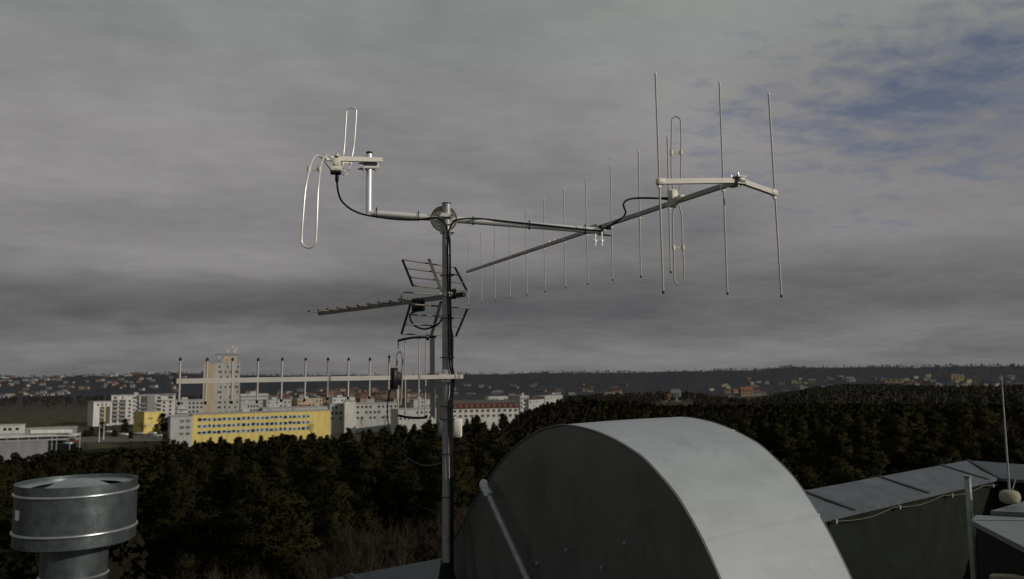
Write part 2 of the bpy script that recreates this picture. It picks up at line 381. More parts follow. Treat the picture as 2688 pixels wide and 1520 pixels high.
# ------------------------------------------------------------------ TV aerial with two grid reflectors
Z3 = lambda pts: zx(780, 640, 4.55, pts)
one = lambda p: Z3([p])[0]
tv = thing('grid_antenna', 'television aerial with two slanted grid reflectors halfway up the mast', 'antenna', (MX, MYY, mast_z(773)))
B0 = at(*one((1990, 605)), 4.47); B1 = at(*one((262, 833)), 5.6)
def tvb(px):
    a, b = 0.0, 1.0
    for _ in range(40):
        c = (a + b) / 2
        if proj(B0.lerp(B1, c))[0] > px: a = c
        else: b = c
    return B0.lerp(B1, a)
MB().bar(B0, B1, .020, .026).build('boom', M['alu_dull'], tv)
td = (B1 - B0).normalized()
MB().bar(B0 - td * .006, B0 + td * .05, .024, .024).build('end_cap', M['black_pl'], tv)
for a, b in zip([(140, 806), (250, 795), (362, 780), (480, 765), (600, 750), (722, 735), (850, 717), (975, 697), (1112, 682), (1220, 660)],
                [(270, 822), (400, 803), (505, 790), (620, 778), (740, 762), (860, 748), (990, 732), (1115, 712), (1240, 697), (1400, 672)]):
    pb = one(b); c = tvb(pb[0]); r_ = at(*pb, c.y); l_ = at(*one(a), c.y - .09)
    r2 = r_ + (r_ - l_) * .06
    o = MB().tube([l_, r2], .0036, 8).build('director_rod', M['alu_dull'], tv)
    MB().tube([l_ + (l_ - r_).normalized() * .006, l_ - (l_ - r_).normalized() * .004], .0052, 8).build('tip_cap', M['black_pl'], o)
m = MB(); lp = [((1700, 605), 4.62), ((1500, 595), 4.56), ((1300, 580), 4.50), ((1262, 595), 4.49), ((1243, 640), 4.485), ((1256, 690), 4.49), ((1290, 712), 4.50), ((1500, 730), 4.56), ((1725, 745), 4.63)]
m.tube(smooth_path([at(*one(p), Y) for p, Y in lp], 5), .0042, 10); m.build('folded_loop', M['alu_dull'], tv)
q = tvb(one((1440, 700))[0])
m = MB(); th = Vector((td.x, td.y, 0)).normalized(); tn = th.cross(UP)
bc2 = at(*one((1447, 752)), q.y - .03); m.box(bc2, (th, tn, UP), (.040, .022, .027), bev=.004); m.box(at(*one((1440, 680)), q.y - .03), (th, tn, UP), (.038, .018, .014), bev=.003)
m.build('feed_box', M['black_pl'], tv)
def grid(tl, bl, br, tr, Ys, post, postY, label):
    TL, BL, BR, TR = [at(*one(p), Y) for p, Y in zip((tl, bl, br, tr), Ys)]
    fr = MB().bar(TL, BL, .007, .012).build('side_rail', M['black_pl'], tv)
    MB().bar(TR, BR, .007, .012).build('side_rail', M['black_pl'], tv)
    for k in range(4):
        MB().tube([TL.lerp(BL, k / 3), TR.lerp(BR, k / 3)], .0044, 8).build('reflector_rod', M['alu_dull'], tv)
    a, b = at(*one(post[0]), postY[0]), at(*one(post[1]), postY[1])
    MB().bar(a, b, .017, .017, up=Vector((0, -1, 0))).build('reflector_post', M['alu_dull'], tv)
grid((1257, 190), (1382, 500), (2030, 567), (1886, 282), (4.56, 4.50, 4.76, 4.84), ((1575, 188), (1728, 575)), (4.68, 4.60), 'top')
grid((1352, 725), (1245, 1077), (1896, 1102), (2036, 770), (4.50, 4.56, 4.84, 4.76), ((1722, 690), (1600, 1105)), (4.60, 4.68), 'low')
zc = mast_z(773)
m = MB(); m.lathe((MX, MYY, zc), [(MR + .001, -.012), (MR + .008, -.012), (MR + .008, .012), (MR + .001, .012)], 20, smooth=False)
m.box((MX + .012, MYY + .035, zc), (th, tn, UP), (.035, .020, .022)); m.build('mast_clamp', M['galv'], tv)
for sx in (-1, 1):
    q = Vector((MX + .030 * sx, MYY - .03, zc + .004)); m = MB(); m.tube([q, q + Vector((0, .09, 0))], .003, 8); m.tube([q + Vector((0, .004, 0)), q + Vector((0, .010, 0))], .0075, 6); m.build('clamp_bolt', M['galv_arm'], tv)
m = MB(); q = Vector((MX + .040, MYY + .01, zc + .004)); m.lathe(q, [(.0005, -.012), (.026, -.012), (.030, 0), (.026, .012), (.0005, .012)], 20, (Vector((0, 1, 0)), UP, Vector((1, 0, 0)))); m.build('rubber_boss', M['black'], tv)

# ------------------------------------------------------------------ low beam aerial (points left at horizon level)
Z4 = lambda pts: zx(440, 860, 3.22, pts)
o4 = lambda p: Z4([p])[0]
ly = thing('short_beam_antenna', 'low level beam aerial with short upright rods in front of the tower block', 'antenna', (MX, MYY, mast_z(988)))
L0 = at(*o4((62, 453)), 3.50); L1 = at(*o4((2490, 413)), 4.36)
def lyb(px):
    a, b = 0.0, 1.0
    for _ in range(40):
        c = (a + b) / 2
        if proj(L0.lerp(L1, c))[0] < px: a = c
        else: b = c
    return L0.lerp(L1, a)
MB().bar(L0, L1, .021, .022).build('boom', M['alu_boom'], ly)
bdir = (L1 - L0).normalized()
MB().bar(L0 - bdir * .005, L0 + bdir * .004, .023, .024).build('end_cap', M['black_pl'], ly)
for t_, b_ in [((108, 268), (95, 640)), ((336, 270), (318, 635)), ((550, 270), (540, 630)), ((766, 272), (755, 625)), ((970, 268), (960, 615)), ((1168, 268), (1157, 610)), ((1356, 268), (1350, 600)), ((1530, 268), (1524, 595)), ((1710, 268), (1705, 590)), ((1873, 248), (1866, 606))]:
    t2, b2 = o4(t_), o4(b_); c = lyb((t2[0] + b2[0]) / 2); Y = c.y - .004
    T = at(*t2, Y); B = at(*b2, Y)
    o = MB().tube([B, T], .0048, 10).build('rod', M['alu'], ly)
    for e, k in ((T, 1), (B, -1)):
        d = (T - B).normalized() * k
        MB().tube([e - d * .006, e + d * .004, e + d * .008], [.0058, .0062, .003], 10).build('tip_cap', M['black_pl'], o)
yq = lyb(1049).y - .01
lp = [(1940, 560), (1938, 420), (1938, 280), (1941, 225), (1963, 199), (1984, 225), (1987, 280), (1982, 420), (1977, 560), (1972, 630), (1962, 655), (1950, 640), (1943, 600)]
m = MB(); m.tube([at(*p, yq) for p in Z4(lp)], .0048, 10, closed=True); m.build('folded_loop', M['alu'], ly)
q = at(*o4((1916, 430)), lyb(1035).y - .012); lh = Vector((bdir.x, bdir.y, 0)).normalized(); ln_ = lh.cross(UP)
m = MB(); m.box(q, (lh, ln_, UP), (.0135, .018, .054), bev=.002); m.box(q + lh * .020, (lh, ln_, UP), (.010, .018, .034), bev=.002); m.build('feed_box', M['black_pl'], ly)
a, b = at(*o4((1879, 525)), lyb(1022).y - .012), at(*o4((1862, 625)), lyb(1020).y - .012)
# reflector screen behind
Yl, Yr = 4.76, 4.50
tops = [at(*p, Y) for p, Y in zip(Z3([(1208, 1158), (1290, 1136), (1370, 1122), (1460, 1116), (1545, 1118), (1565, 1142)]), (4.76, 4.70, 4.64, 4.58, 4.53, 4.50))]
bots = [at(*p, Y) for p, Y in zip(Z4([(1950, 742), (2010, 755), (2070, 762), (2120, 764), (2175, 760), (2190, 748)]), (4.76, 4.70, 4.64, 4.58, 4.53, 4.50))]
for arr in (tops, bots):
    m = MB()
    for i in range(len(arr) - 1): m.bar(arr[i], arr[i + 1], .010, .013)
    m.build('curved_rail', M['black_pl'], ly)
for i in (0, 1, 3, 4):
    MB().tube([bots[i], tops[i]], .0040, 8).build('reflector_rod', M['alu'], ly)
pt = at(1135, 886, 4.47); pb_ = at(1136, 1094, 4.47)
m = MB(); m.bar(pb_, pt, .026, .026, up=Vector((0, 1, 0))); m.build('reflector_post', M['alu_boom'], ly)
MB().box(pt + UP * .003, (lh, ln_, UP), (.016, .016, .006)).build('post_cap', M['black_pl'], ly)
MB().box(at(1135, 989, 4.40), (lh, ln_, UP), (.014, .03, .015), bev=.003).build('post_clamp', M['black_pl'], ly)
zc = mast_z(988)
m = MB(); m.box((MX - .005, MYY - .030, zc), (lh, ln_, UP), (.044, .006, .016), bev=.003); m.box((MX + .01, MYY + .035, zc), (lh, ln_, UP), (.05, .008, .016), bev=.003)
m.build('mast_clamp', M['alu_boom'], ly)
m = MB(); m.lathe((MX, MYY, zc), [(MR + .0006, -.034), (MR + .004, -.03), (MR + .004, .032), (MR + .0006, .036)], 20, smooth=False); m.build('clamp_collar', M['galv_arm'], ly)

# ------------------------------------------------------------------ white radio unit behind the mast
zt, zl = mast_z(1102), mast_z(1149)
ru = thing('radio_unit', 'small white weatherproof box fixed behind the lower part of the mast', 'radio box', (MX, MYY + .06, zl))
zz = (zt + zl) / 2; hz_ = (zt - zl) / 2
m = MB(); m.box((at(1171, 1120, 4.48).x, MYY + .075, zz), (Vector((1, 0, 0)), Vector((0, 1, 0)), UP), (.043, .022, hz_), bev=.006); m.build('casing', M['lid'], ru)  # grey tone paints the mast's shadow onto the white box
cx_ = at(1201, 1120, 4.45).x
m = MB(); m.box((cx_, MYY + .048, zz), (Vector((1, 0, 0)), Vector((0, 1, 0)), UP), (.0245, .012, hz_ + .002), bev=.007); m.build('cover', M['white_pl'], ru)
m = MB(); m.box((cx_ + .001, MYY + .0355, zz), (Vector((1, 0, 0)), Vector((0, 1, 0)), UP), (.019, .0015, hz_ - .007), bev=.004); m.build('cover_panel', M['cream'], ru)
m = MB(); m.box((cx_ - .012, MYY + .048, zz + hz_ + .006), (Vector((1, 0, 0)), Vector((0, 1, 0)), UP), (.006, .008, .008), bev=.002); m.build('mounting_tab', M['white_pl'], ru)

# ------------------------------------------------------------------ cables
def cable(label, pts, r, group='coaxial cables of the aerials'):
    m = MB(); m.tube(smooth_path(pts, 6), r, 8)
    o = m.build('coaxial_cable', M['black'], None, org=Vector(pts[-1])); return tag(o, label, 'cable', group)
def down(px_list, Y):
    return [at(x, y, Y) for x, y in px_list]
F0 = MYY - MR
pl = [at(884.5, 474, 4.05)] + [at(*p, Y) for p, Y in zip(Z1([(440, 830), (470, 920), (540, 990), (620, 1032), (690, 1054)]), (4.06, 4.10, 4.18, 4.28, 4.36))]
pl += [at(*p, Y) for p, Y in zip(Z1([(790, 1072), (960, 1094), (1150, 1100), (1280, 1084), (1360, 1086), (1420, 1140), (1436, 1220)]), (4.375, 4.38, 4.38, 4.36, 4.345, 4.345, 4.355))]
pl += down([(1175, 660), (1176, 760), (1178, 850), (1179, 930), (1182, 965), (1187, 990), (1184, 1030), (1178, 1065), (1178, 1101), (1180, 1150), (1182, 1200), (1184, 1300), (1184, 1420), (1184, 1540)], F0 - .006)
cable('black cable hanging from the loop aerial, along the left arm and down the mast', pl, .0052)
a_ = Z2([(536, 821), (470, 819), (380, 820), (330, 832), (311, 856), (318, 885), (324, 905), (305, 935), (240, 978), (205, 997), (180, 1010)])
pr = [at(*p, Y) for p, Y in zip(a_, (yd - .02, yd - .03, yd + .04, 4.20, 4.22, 4.25, 4.26, 4.29, 4.40, 4.49, 4.52))]
for k in (.985, .93, .85, .75, .65, .55, .45):
    q = aL.lerp(aR, k); w_ = -.25 + (.98 - k) * 1.5; pr.append(q + an * (ARM_R + .005) * math.cos(w_) + az_ * (ARM_R + .005) * math.sin(w_))
pr += [at(*p, F0 - .018) for p in Z1([(1545, 1095), (1490, 1120), (1458, 1180), (1446, 1230)])]
pr += down([(1181, 640), (1182, 760), (1184, 850), (1185, 930), (1188, 965), (1192, 990), (1189, 1030), (1184, 1065), (1184, 1101), (1185, 1150), (1187, 1200), (1188.5, 1300), (1188.5, 1420), (1188.5, 1540)], F0 + .006)
cable('black cable looping out of the long beam aerial box and along the right arm', pr, .0050)
pt_ = [at(*one(p), Y) for p, Y in zip([(1440, 800), (1360, 830), (1347, 870), (1365, 930), (1420, 988), (1510, 1018), (1600, 1000), (1690, 955), (1735, 915)], (4.7, 4.66, 4.62, 4.60, 4.58, 4.56, 4.54, 4.50, 4.46))]
pt_ += [Vector((MX + MR + .004, MYY + .012, mast_z(870))), Vector((MX + MR + .006, MYY, mast_z(960))), Vector((MX + MR + .010, MYY - .004, mast_z(995))), Vector((MX + MR + .005, MYY, mast_z(1070))), Vector((MX + MR + .005, MYY, mast_z(1300))), Vector((MX + MR + .005, MYY, mast_z(1540)))]
cable('black cable drooping under the grid aerial feed box and tied to the mast', pt_, .0052)
pq = [a, b] + [at(*o4(p), Y) for p, Y in zip([(1857, 720), (1868, 830), (1900, 930), (1960, 1030), (2050, 1118), (2150, 1163), (2250, 1162), (2325, 1135)], (4.10, 4.10, 4.12, 4.15, 4.2, 4.26, 4.32, 4.37))]
cable('thin black cable hanging in a wide bow from the low beam aerial to the mast', pq, .0030)
MB().tube([a, a.lerp(b, .5), b], [.0052, .0048, .004], 10).build('cable_sleeve', M['black'], ly)

def tie(label, c, axis, r, side):
    m = MB(); X = axis.cross(Vector((0.3, 0.7, 0.6))).normalized(); Y_ = axis.cross(X).normalized()
    m.lathe(c, [(r, -.0022), (r + .0016, -.0022), (r + .0016, .0022), (r, .0022), (r, -.0022)], 24, (X, Y_, axis))
    m.box(c + side * (r + .002), (side, axis, side.cross(axis)), (.004, .004, .003)); m.tube([c + side * r, c + side * (r + .012) + UP * .003], .0016, 6)
    o = m.build('cable_tie', M['black'], None, org=c); tag(o, label, 'cable tie', 'black cable ties')
sdr = Vector((.95, -.3, 0)).normalized()
for py, lab in ((613, 'black cable tie around the mast just under the round plate'), (724, 'black cable tie around the mast beside the upper grid reflector'), (836, 'black cable tie around the mast beside the lower grid reflector'), (939, 'black cable tie around the mast above the low beam aerial clamp'), (1066, 'black cable tie around the mast midway between low clamp and white box'), (1101, 'black cable tie around the mast at the top of the white box'), (1191, 'black cable tie around the mast a little below the white box'), (1303, 'lowest black cable tie around the bare lower mast')):
    tie(lab, Vector((MX, MYY - (.006 if py < 1180 else .003), mast_z(py))), UP, MR + (.011 if py < 1180 else .007), sdr)
for px, lab in ((988, 'black cable tie on the cross arm next to its corner'), (1095, 'black cable tie on the cross arm left of the round plate'), (1236, 'black cable tie on the cross arm right of the round plate'), (1384, 'black cable tie halfway along the right cross arm'), (1533, 'black cable tie near the clamp end of the right cross arm')):
    k = (px - 968) / (1588 - 968); c = aL.lerp(aR, k) + an * .003 + (az_ * .003 if px > 1200 else az_ * -.002)
    tie(lab, c, adir, ARM_R + .005, (UP * (1 if px < 1200 else -1) + an * .4).normalized())

# ------------------------------------------------------------------ roof grid directions
ed = ray(3935, 967); ed = Vector((ed.x, ed.y, 0)).normalized(); ud = Vector((ed.y, -ed.x, 0))   # ud: right and towards the viewer
O0 = at(1160, 1465, 5.02)
def on_line(px, p0, d):
    a = -3.0; b = 14.0                                  # parameter along a horizontal line whose picture x is px
    for _ in range(60):
        c = (a + b) / 2
        if proj(p0 + d * c)[0] < px: a = c
        else: b = c
    return a
OZ = O0.z; CAPW, DROP = .50, .115
T_END = on_line(2540, O0, ed)
inn = lambda t: O0 + ed * t + ud * CAPW - UP * DROP
# roof deck, hosting building
def slab(name, a0, a1, b0, b1, z0, z1, m):
    # a along ed, b along ud, measured from O0
    c = Vector((O0.x, O0.y, 0)); vs = [c + ed * a + ud * b for a, b in ((a0, b0), (a1, b0), (a1, b1), (a0, b1))]
    vs = [Vector((v.x, v.y, z1)) for v in vs]
    return MB().prism([Vector((v.x, v.y, z0)) for v in vs], UP * (z1 - z0)).build(name, m)
tag(slab('roof', -8, T_END - .05, .05, 12, ROOF_Z - .3, ROOF_Z, M['deck']), kind='structure')
tag(slab('building_wall', -7.95, T_END - .08, .08, 11.9, -26, ROOF_Z - .304, M['bwall']), kind='structure')

par = thing('parapet', 'low roof edge wall topped with overlapping grey metal cap sheets', 'parapet', Vector((O0.x, O0.y, ROOF_Z)))
c0 = O0.copy()
def wallpoly(p, q, nrm):
    # wall body between a line's outer edge and inner edge
    return None
wb = MB()
sec = [(.06, -.04), (CAPW - .04, -DROP - .03), (CAPW - .04, ROOF_Z - OZ), (.06, ROOF_Z - OZ)]
A = [O0 + ed * -8 + ud * b + UP * z for b, z in sec]
wb.prism(A, ed * (8 + T_END - .06)); wb.build('wall', M['membrane'], par)
CORN = O0 + ed * T_END
A = [CORN - ed * b + ud * (CAPW - .03) + UP * z for b, z in sec]
MB().prism(A, ud * 9).build('wall', M['membrane'], par)
for dz in (.42, .86):                                   # lapped joints of the membrane
    q = O0 + ud * (CAPW - .037) + UP * (-DROP - .03 - dz); MB().bar(q - ed * 7.9, q + ed * (T_END - .55), .006, .05).build('membrane_lap', M['membrane'], par)
ts = [-8, -5.15, -3.6, -2.05, -.5, on_line(1480, O0, ed)]
j1, j2, j3 = on_line(2105, O0, ed), on_line(2306, O0, ed), on_line(2468, O0, ed)
ts = [j1 - 1.55 * k for k in range(8, 0, -1)] + [j1, j2, j3, T_END]
for i in range(len(ts) - 1):
    t0, t1 = ts[i], ts[i + 1]
    sag = random.uniform(-.006, .006)
    cut = CAPW if i == len(ts) - 2 else 0
    a, b, c, d = O0 + ed * t0, O0 + ed * t1, inn(t1 - cut), inn(t0)
    if cut: b = O0 + ed * (t1 - .002)
    lip = .035
    m = MB()
    v = [a, b, c, d, a - UP * .05 - ud * .004, b - UP * .05 - ud * .004, c - UP * lip, d - UP * lip]
    # two longitudinal folds give the slightly dished sheet
    mid0 = (a + d) / 2 - UP * (.006 + sag); mid1 = (b + c) / 2 - UP * (.006 - sag)
    m.add([a, b, mid1, mid0, c, d], [(0, 1, 2, 3), (3, 2, 4, 5)], 0)
    m.add([a, b, v[5], v[4]], [(0, 3, 2, 1)], 0); m.add([d, c, v[6], v[7]], [(0, 1, 2, 3)], 0)
    o = m.build('cap_sheet', M['cap'], par)
    # raised, folded seam along the near end; its step shadow is a dark colour
    s0, s1 = a + UP * .004 + ed * .006, d + UP * .004 + ed * .006
    m = MB(); m.bar(s0, s1, .030, .012); m.build('seam_fold', M['cap_seam_shadow'], o)
    m = MB(); m.bar(s0 + ed * .026 + UP * .003, s1 + ed * .026 + UP * .003, .020, .010); m.build('seam_fold', M['cap'], o)
# second side
inn2 = lambda t: CORN + ud * t - ed * CAPW - UP * DROP
for t0, t1 in ((0, 1.6), (1.6, 3.15), (3.15, 4.7), (4.7, 6.2)):
    a, b, c, d = CORN + ud * t0, CORN + ud * t1, inn2(t1), inn2(max(t0, CAPW))
    m = MB(); m.add([a, b, c, d], [(0, 1, 2, 3)]); m.add([d, c, c - UP * .035, d - UP * .035], [(0, 1, 2, 3)]); m.add([a, b, b - UP * .05, a - UP * .05], [(3, 2, 1, 0)])
    o = m.build('cap_sheet', M['cap'], par)
    m = MB(); m.bar(a + UP * .004 + ud * .006, d + UP * .004 + ud * .006, .030, .012); m.build('seam_fold', M['cap_seam_shadow'], o)
# conductor wire under the cap edge
pts = []
ta, tb = on_line(2050, O0, ed), T_END - .5
for k in range(41):
    t = ta + (tb - ta) * k / 40
    sagv = .05 * abs(math.sin(k / 40 * PI * 3.4)) * (1 if (k % 12) else .4)
    pts.append(inn(t) + ud * .012 - UP * (.045 + sagv * .7))
o = MB().tube(pts, .0034, 6).build('lightning_wire', M['wire'], None, org=pts[0]); tag(o, 'thin pale wire sagging along the parapet below the metal caps', 'wire')
for t in (.0, .34, .67, .97):
    q = pts[int(t * 40)]
    MB().box(q, (ed, ud, UP), (.012, .010, .018)).build('wire_clip', M['galv'], o, org=Vector(pts[0]))

# ------------------------------------------------------------------ exhaust hood
HP0 = at(1187, 1430, 4.50)
front = [(1158, 1475), (1187, 1426), (1216, 1372), (1244, 1322), (1266, 1287), (1289, 1252), (1315, 1215), (1342, 1185), (1368, 1161), (1396, 1142), (1428, 1127), (1461, 1119), (1482, 1117.3), (1503, 1119), (1525, 1123), (1548, 1129), (1570, 1136), (1592, 1145), (1615, 1156), (1638, 1169), (1661, 1183.5), (1684.5, 1200), (1705, 1219), (1726, 1242), (1750, 1269), (1775, 1300), (1802, 1343), (1830, 1392), (1852, 1435), (1872, 1478), (1891, 1522)]
prof = [on_plane(x, y, HP0, ed) for x, y in front]
# carry the curve on below the frame, down to the roof
last = (prof[-1] - prof[-3]).normalized(); q = prof[-1]
ext = []
for k in range(8):
    last = (last + Vector((0, 0, -.10))).normalized(); q = q + last * .11
    if q.z < ROOF_Z + .02: break
    ext.append(q.copy())
ext.append(Vector((ext[-1].x, ext[-1].y, ROOF_Z + .004)))
low0 = Vector((prof[0].x, prof[0].y, ROOF_Z + .35))
outline = prof + ext
HL = .84
hood = thing('exhaust_hood', 'big arched sheet metal exhaust hood with a dark flat side and pale curved top', 'exhaust hood', Vector((prof[14].x, prof[14].y, ROOF_Z)))
side = outline + [Vector((prof[0].x, prof[0].y, ROOF_Z + .004))]
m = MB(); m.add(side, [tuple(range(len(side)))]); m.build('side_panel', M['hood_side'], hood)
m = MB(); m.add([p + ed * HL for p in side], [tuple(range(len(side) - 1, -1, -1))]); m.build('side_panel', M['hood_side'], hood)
# curved cover, standing 6 mm proud of both side panels
fine = smooth_path(outline[:-1], 3) + [outline[-1]]
m = MB(); n = len(fine); segs = 6
cen = Vector((prof[14].x, prof[14].y, prof[-1].z))
vs = []
for j in range(segs + 1):
    for i, p in enumerate(fine):
        bow = .004 * math.sin(PI * j / segs)
        vs.append(p + ed * (-.006 + (HL + .012) * j / segs) + (p - cen).normalized() * (.004 + bow))
m.add(vs, [(j * n + i, j * n + i + 1, (j + 1) * n + i + 1, (j + 1) * n + i) for j in range(segs) for i in range(n - 1)], 0, True)
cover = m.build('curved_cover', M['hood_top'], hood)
for s0 in (0, HL):
    m = MB(); m.tube([p + ed * s0 + (p - cen).normalized() * .002 for p in fine], .0055, 6); m.build('rolled_edge', M['hood_side'], hood)
for i in (24, 55, 83):                                  # cross seams of the cover
    if i < n:
        p = fine[i]; nn = (p - cen).normalized()
        a, b = p + nn * .0062, p + nn * .0062 + ed * HL
        MB().bar(a, b, .014, .0022, up=nn).build('cover_seam', M['hood_top'], hood)
for x, y in ((1487, 1443), (1410, 1478), (1580, 1488), (1640, 1425)):
    q = on_plane(x, y, HP0 - ed * .003, ed); m = MB(); m.tube([q + ed * .004, q - ed * .006], .008, 8); m.build('screw', M['galv'], hood)
# folded stiffener near the mast
qa, qb = on_plane(1223, 1372, HP0 - ed * .012, ed), on_plane(1240, 1535, HP0 - ed * .012, ed)
m = MB(); m.bar(qa, qb, .045, .024, up=ed); m.build('edge_fold', M['hood_side'], hood)
# brace pipe with foil wrapped end
sa, sb = on_plane(1272, 1276, HP0 - ed * .05, ed), on_plane(1402, 1560, HP0 - ed * .05, ed)
sd = (sb - sa).normalized(); sfoot = sa + sd * ((ROOF_Z + .02 - sa.z) / sd.z)
brace = thing('brace_pipe', 'slanting grey pipe with a foil wrapped end leaning along the dark hood side', 'pipe', sfoot)
MB().tube([sa, sa.lerp(sfoot, .5), sfoot], .0155, 16).build('pipe', M['galv'], brace)
m = MB()
ringn = 12; vs = []
rr = random.Random(3)
for k in range(6):
    c = sa - sd * .03 + sd * (k * .018)
    for j in range(ringn):
        t = 2 * PI * j / ringn; x = sd.cross(UP).normalized(); y = sd.cross(x)
        r = (.021 + rr.uniform(-.004, .006)) * (.75 if k == 0 else 1)
        vs.append(c + (x * math.cos(t) + y * math.sin(t)) * r + sd * rr.uniform(-.004, .004))
m.add(vs, [(k * ringn + j, k * ringn + (j + 1) % ringn, (k + 1) * ringn + (j + 1) % ringn, (k + 1) * ringn + j) for k in range(5) for j in range(ringn)] + [tuple(range(ringn - 1, -1, -1))])
m.build('foil_wrap', M['foil'], brace)

# ------------------------------------------------------------------ round roof vent (left)
VY = 3.2
vc = at(203, 1300, VY)
def vz(py):
    d = ray(198, py); return (d * (VY / d.y)).z
VR = .213
vent = thing('roof_vent', 'round galvanised roof vent with a wide drum on a narrower pipe', 'roof vent', Vector((vc.x, VY, ROOF_Z)))
z_t, z_b, z_1, z_2, z_p = vz(1262), vz(1417), vz(1287), vz(1384), vz(1507)
C = Vector((vc.x, VY, 0))
m = MB(); m.lathe(C, [(VR - .002, z_t - .05), (VR - .002, z_t), (VR, z_t + .001), (VR, z_1), (VR, z_2), (VR, z_b), (VR - .003, z_b - .002), (VR - .02, z_b + .01), (.117, z_b + .04)], 72); m.build('drum', M['sheet'], vent)
m = MB(); m.lathe(C, [(VR - .003, z_t - .012), (VR - .045, z_t - .018), (VR - .05, z_t - .02)], 72)
m.lathe(C, [(.125, z_t - .030), (.118, z_t - .024), (.06, z_t + .002), (.0005, z_t + .010)], 48)
m.build('top_cone', M['bead'], vent)
m = MB(); m.lathe(C, [(VR - .004, z_t - .030), (.0005, z_t - .036)], 60); m.build('top_plate', M['sheet'], vent)
for z in (z_1, z_2):
    m = MB(); m.lathe(C, [(VR + .0005, z - .006), (VR + .005, z - .004), (VR + .0065, z), (VR + .005, z + .004), (VR + .0005, z + .006)], 72); m.build('bead_ring', M['bead'], vent)
PR = .118
m = MB(); m.lathe(C, [(PR, z_b + .05), (PR, z_p), (PR, ROOF_Z + .05), (PR + .03, ROOF_Z + .02), (PR + .12, ROOF_Z + .004)], 60); m.build('pipe', M['sheet'], vent)
m = MB(); m.lathe(C, [(PR + .0005, z_p - .006), (PR + .006, z_p), (PR + .0005, z_p + .006)], 60); m.build('bead_ring', M['bead'], vent)
vdir = Vector((-vc.x, -VY, 0)).normalized(); vrt = Vector((-vdir.y, vdir.x, 0))
m = MB(); vs = []
for th_ in (-69, -66, -63, -60):
    d = vdir * math.cos(math.radians(th_)) + vrt * math.sin(math.radians(th_))
    for z in (vz(1319), vz(1344)): vs.append(C + d * (VR + .002) + UP * z)
m.add(vs, [(2 * i, 2 * i + 2, 2 * i + 3, 2 * i + 1) for i in range(3)]); m.build('sticker', M['sticker'], vent)
q = vdir * math.cos(math.radians(17)) + vrt * math.sin(math.radians(17))
for k, z in enumerate((vz(1333), vz(1352), vz(1378), vz(1405))):
    m = MB(); p = C + q * VR + UP * z; m.tube([p - q * .002, p + q * .002], .0022, 8); m.build('rivet', M['bead'], vent)

# ------------------------------------------------------------------ post, lightning rod, housing at right
p0 = at(2540, 1252, 6.0)
post = thing('steel_post', 'weathered grey steel post standing inside the parapet corner', 'post', Vector((p0.x, p0.y, ROOF_Z)))
m = MB(); m.box(Vector((p0.x, p0.y, (p0.z + ROOF_Z) / 2)), (ed, ud, UP), (.018, .018, (p0.z - ROOF_Z) / 2), bev=.004); m.build('shaft', M['post'], post)
m = MB(); m.box(Vector((p0.x, p0.y, p0.z + .004)), (ed, ud, UP), (.022, .022, .006), bev=.002); m.build('top_cap', M['post'], post)
m = MB(); m.box(Vector((p0.x, p0.y, ROOF_Z + .008)), (ed, ud, UP), (.07, .07, .006)); m.build('foot_plate', M['galv'], post)

hz = thing('duct_housing', 'dark boxy duct housing with pale sloping metal lids in the roof corner', 'duct housing', Vector((at(2640, 1400, 4.8).x, 4.8, ROOF_Z)))
a, b, c, d = at(2550, 1366, 5.20), at(2760, 1472, 3.75), at(2900, 1440, 4.2), at(2860, 1370, 5.15)
e1, e2 = at(2562, 1352, 5.38), at(2760, 1362, 5.2)
m = MB(); lipv = UP * -.03
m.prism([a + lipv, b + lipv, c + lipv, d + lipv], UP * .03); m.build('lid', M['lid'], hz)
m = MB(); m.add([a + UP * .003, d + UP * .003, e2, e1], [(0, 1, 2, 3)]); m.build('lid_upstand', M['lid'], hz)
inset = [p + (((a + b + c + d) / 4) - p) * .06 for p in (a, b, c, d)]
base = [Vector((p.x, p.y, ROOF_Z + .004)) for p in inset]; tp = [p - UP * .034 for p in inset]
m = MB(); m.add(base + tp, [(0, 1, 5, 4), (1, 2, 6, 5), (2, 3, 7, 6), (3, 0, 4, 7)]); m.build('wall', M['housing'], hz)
a, b, c = at(2600, 1341, 5.75), at(2760, 1348, 5.45), at(2740, 1303, 6.2)
d_ = at(2680, 1318, 6.1)
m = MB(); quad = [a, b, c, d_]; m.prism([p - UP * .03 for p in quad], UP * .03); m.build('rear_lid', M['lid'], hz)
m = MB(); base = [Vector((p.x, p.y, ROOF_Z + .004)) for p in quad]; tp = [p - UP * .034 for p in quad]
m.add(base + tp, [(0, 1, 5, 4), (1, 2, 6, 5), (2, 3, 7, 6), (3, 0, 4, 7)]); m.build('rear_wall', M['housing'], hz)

rb = at(2652, 1322, 5.86)
lr = thing('lightning_rod', 'slender lightning rod standing in a rounded concrete block', 'lightning rod', rb)
rt = at(2633, 985, 5.86)
m = MB(); m.tube([rb + UP * .04, Vector((rb.x, rb.y, rb.z + .4)), Vector((rb.x, rb.y, rt.z))], [.008, .0065, .004], 8); m.build('rod', M['galv'], lr)
m = MB()
prf = []
for k in range(13):
    t = k / 12 * PI; prf.append((max(.0005, .068 * math.sin(t) ** .45), .047 - .047 * math.cos(t)))
m.lathe(rb, prf, 28); o = m.build('concrete_block', M['concrete'], lr)
m = MB(); m.tube([rb + Vector((.02, 0, .09)), rb + Vector((.05, 0, .17))], .004, 6); m.build('wire_clamp', M['galv'], lr)
a, b, c, d = at(2596, 1512, 4.25), at(2760, 1519, 4.0), at(2800, 1512, 4.3), at(2604, 1505, 4.45)
sb_ = thing('low_box', 'low box with a pale sheet top at the bottom right corner of the roof', 'box', Vector((at(2660, 1510, 4.2).x, 4.2, ROOF_Z)))
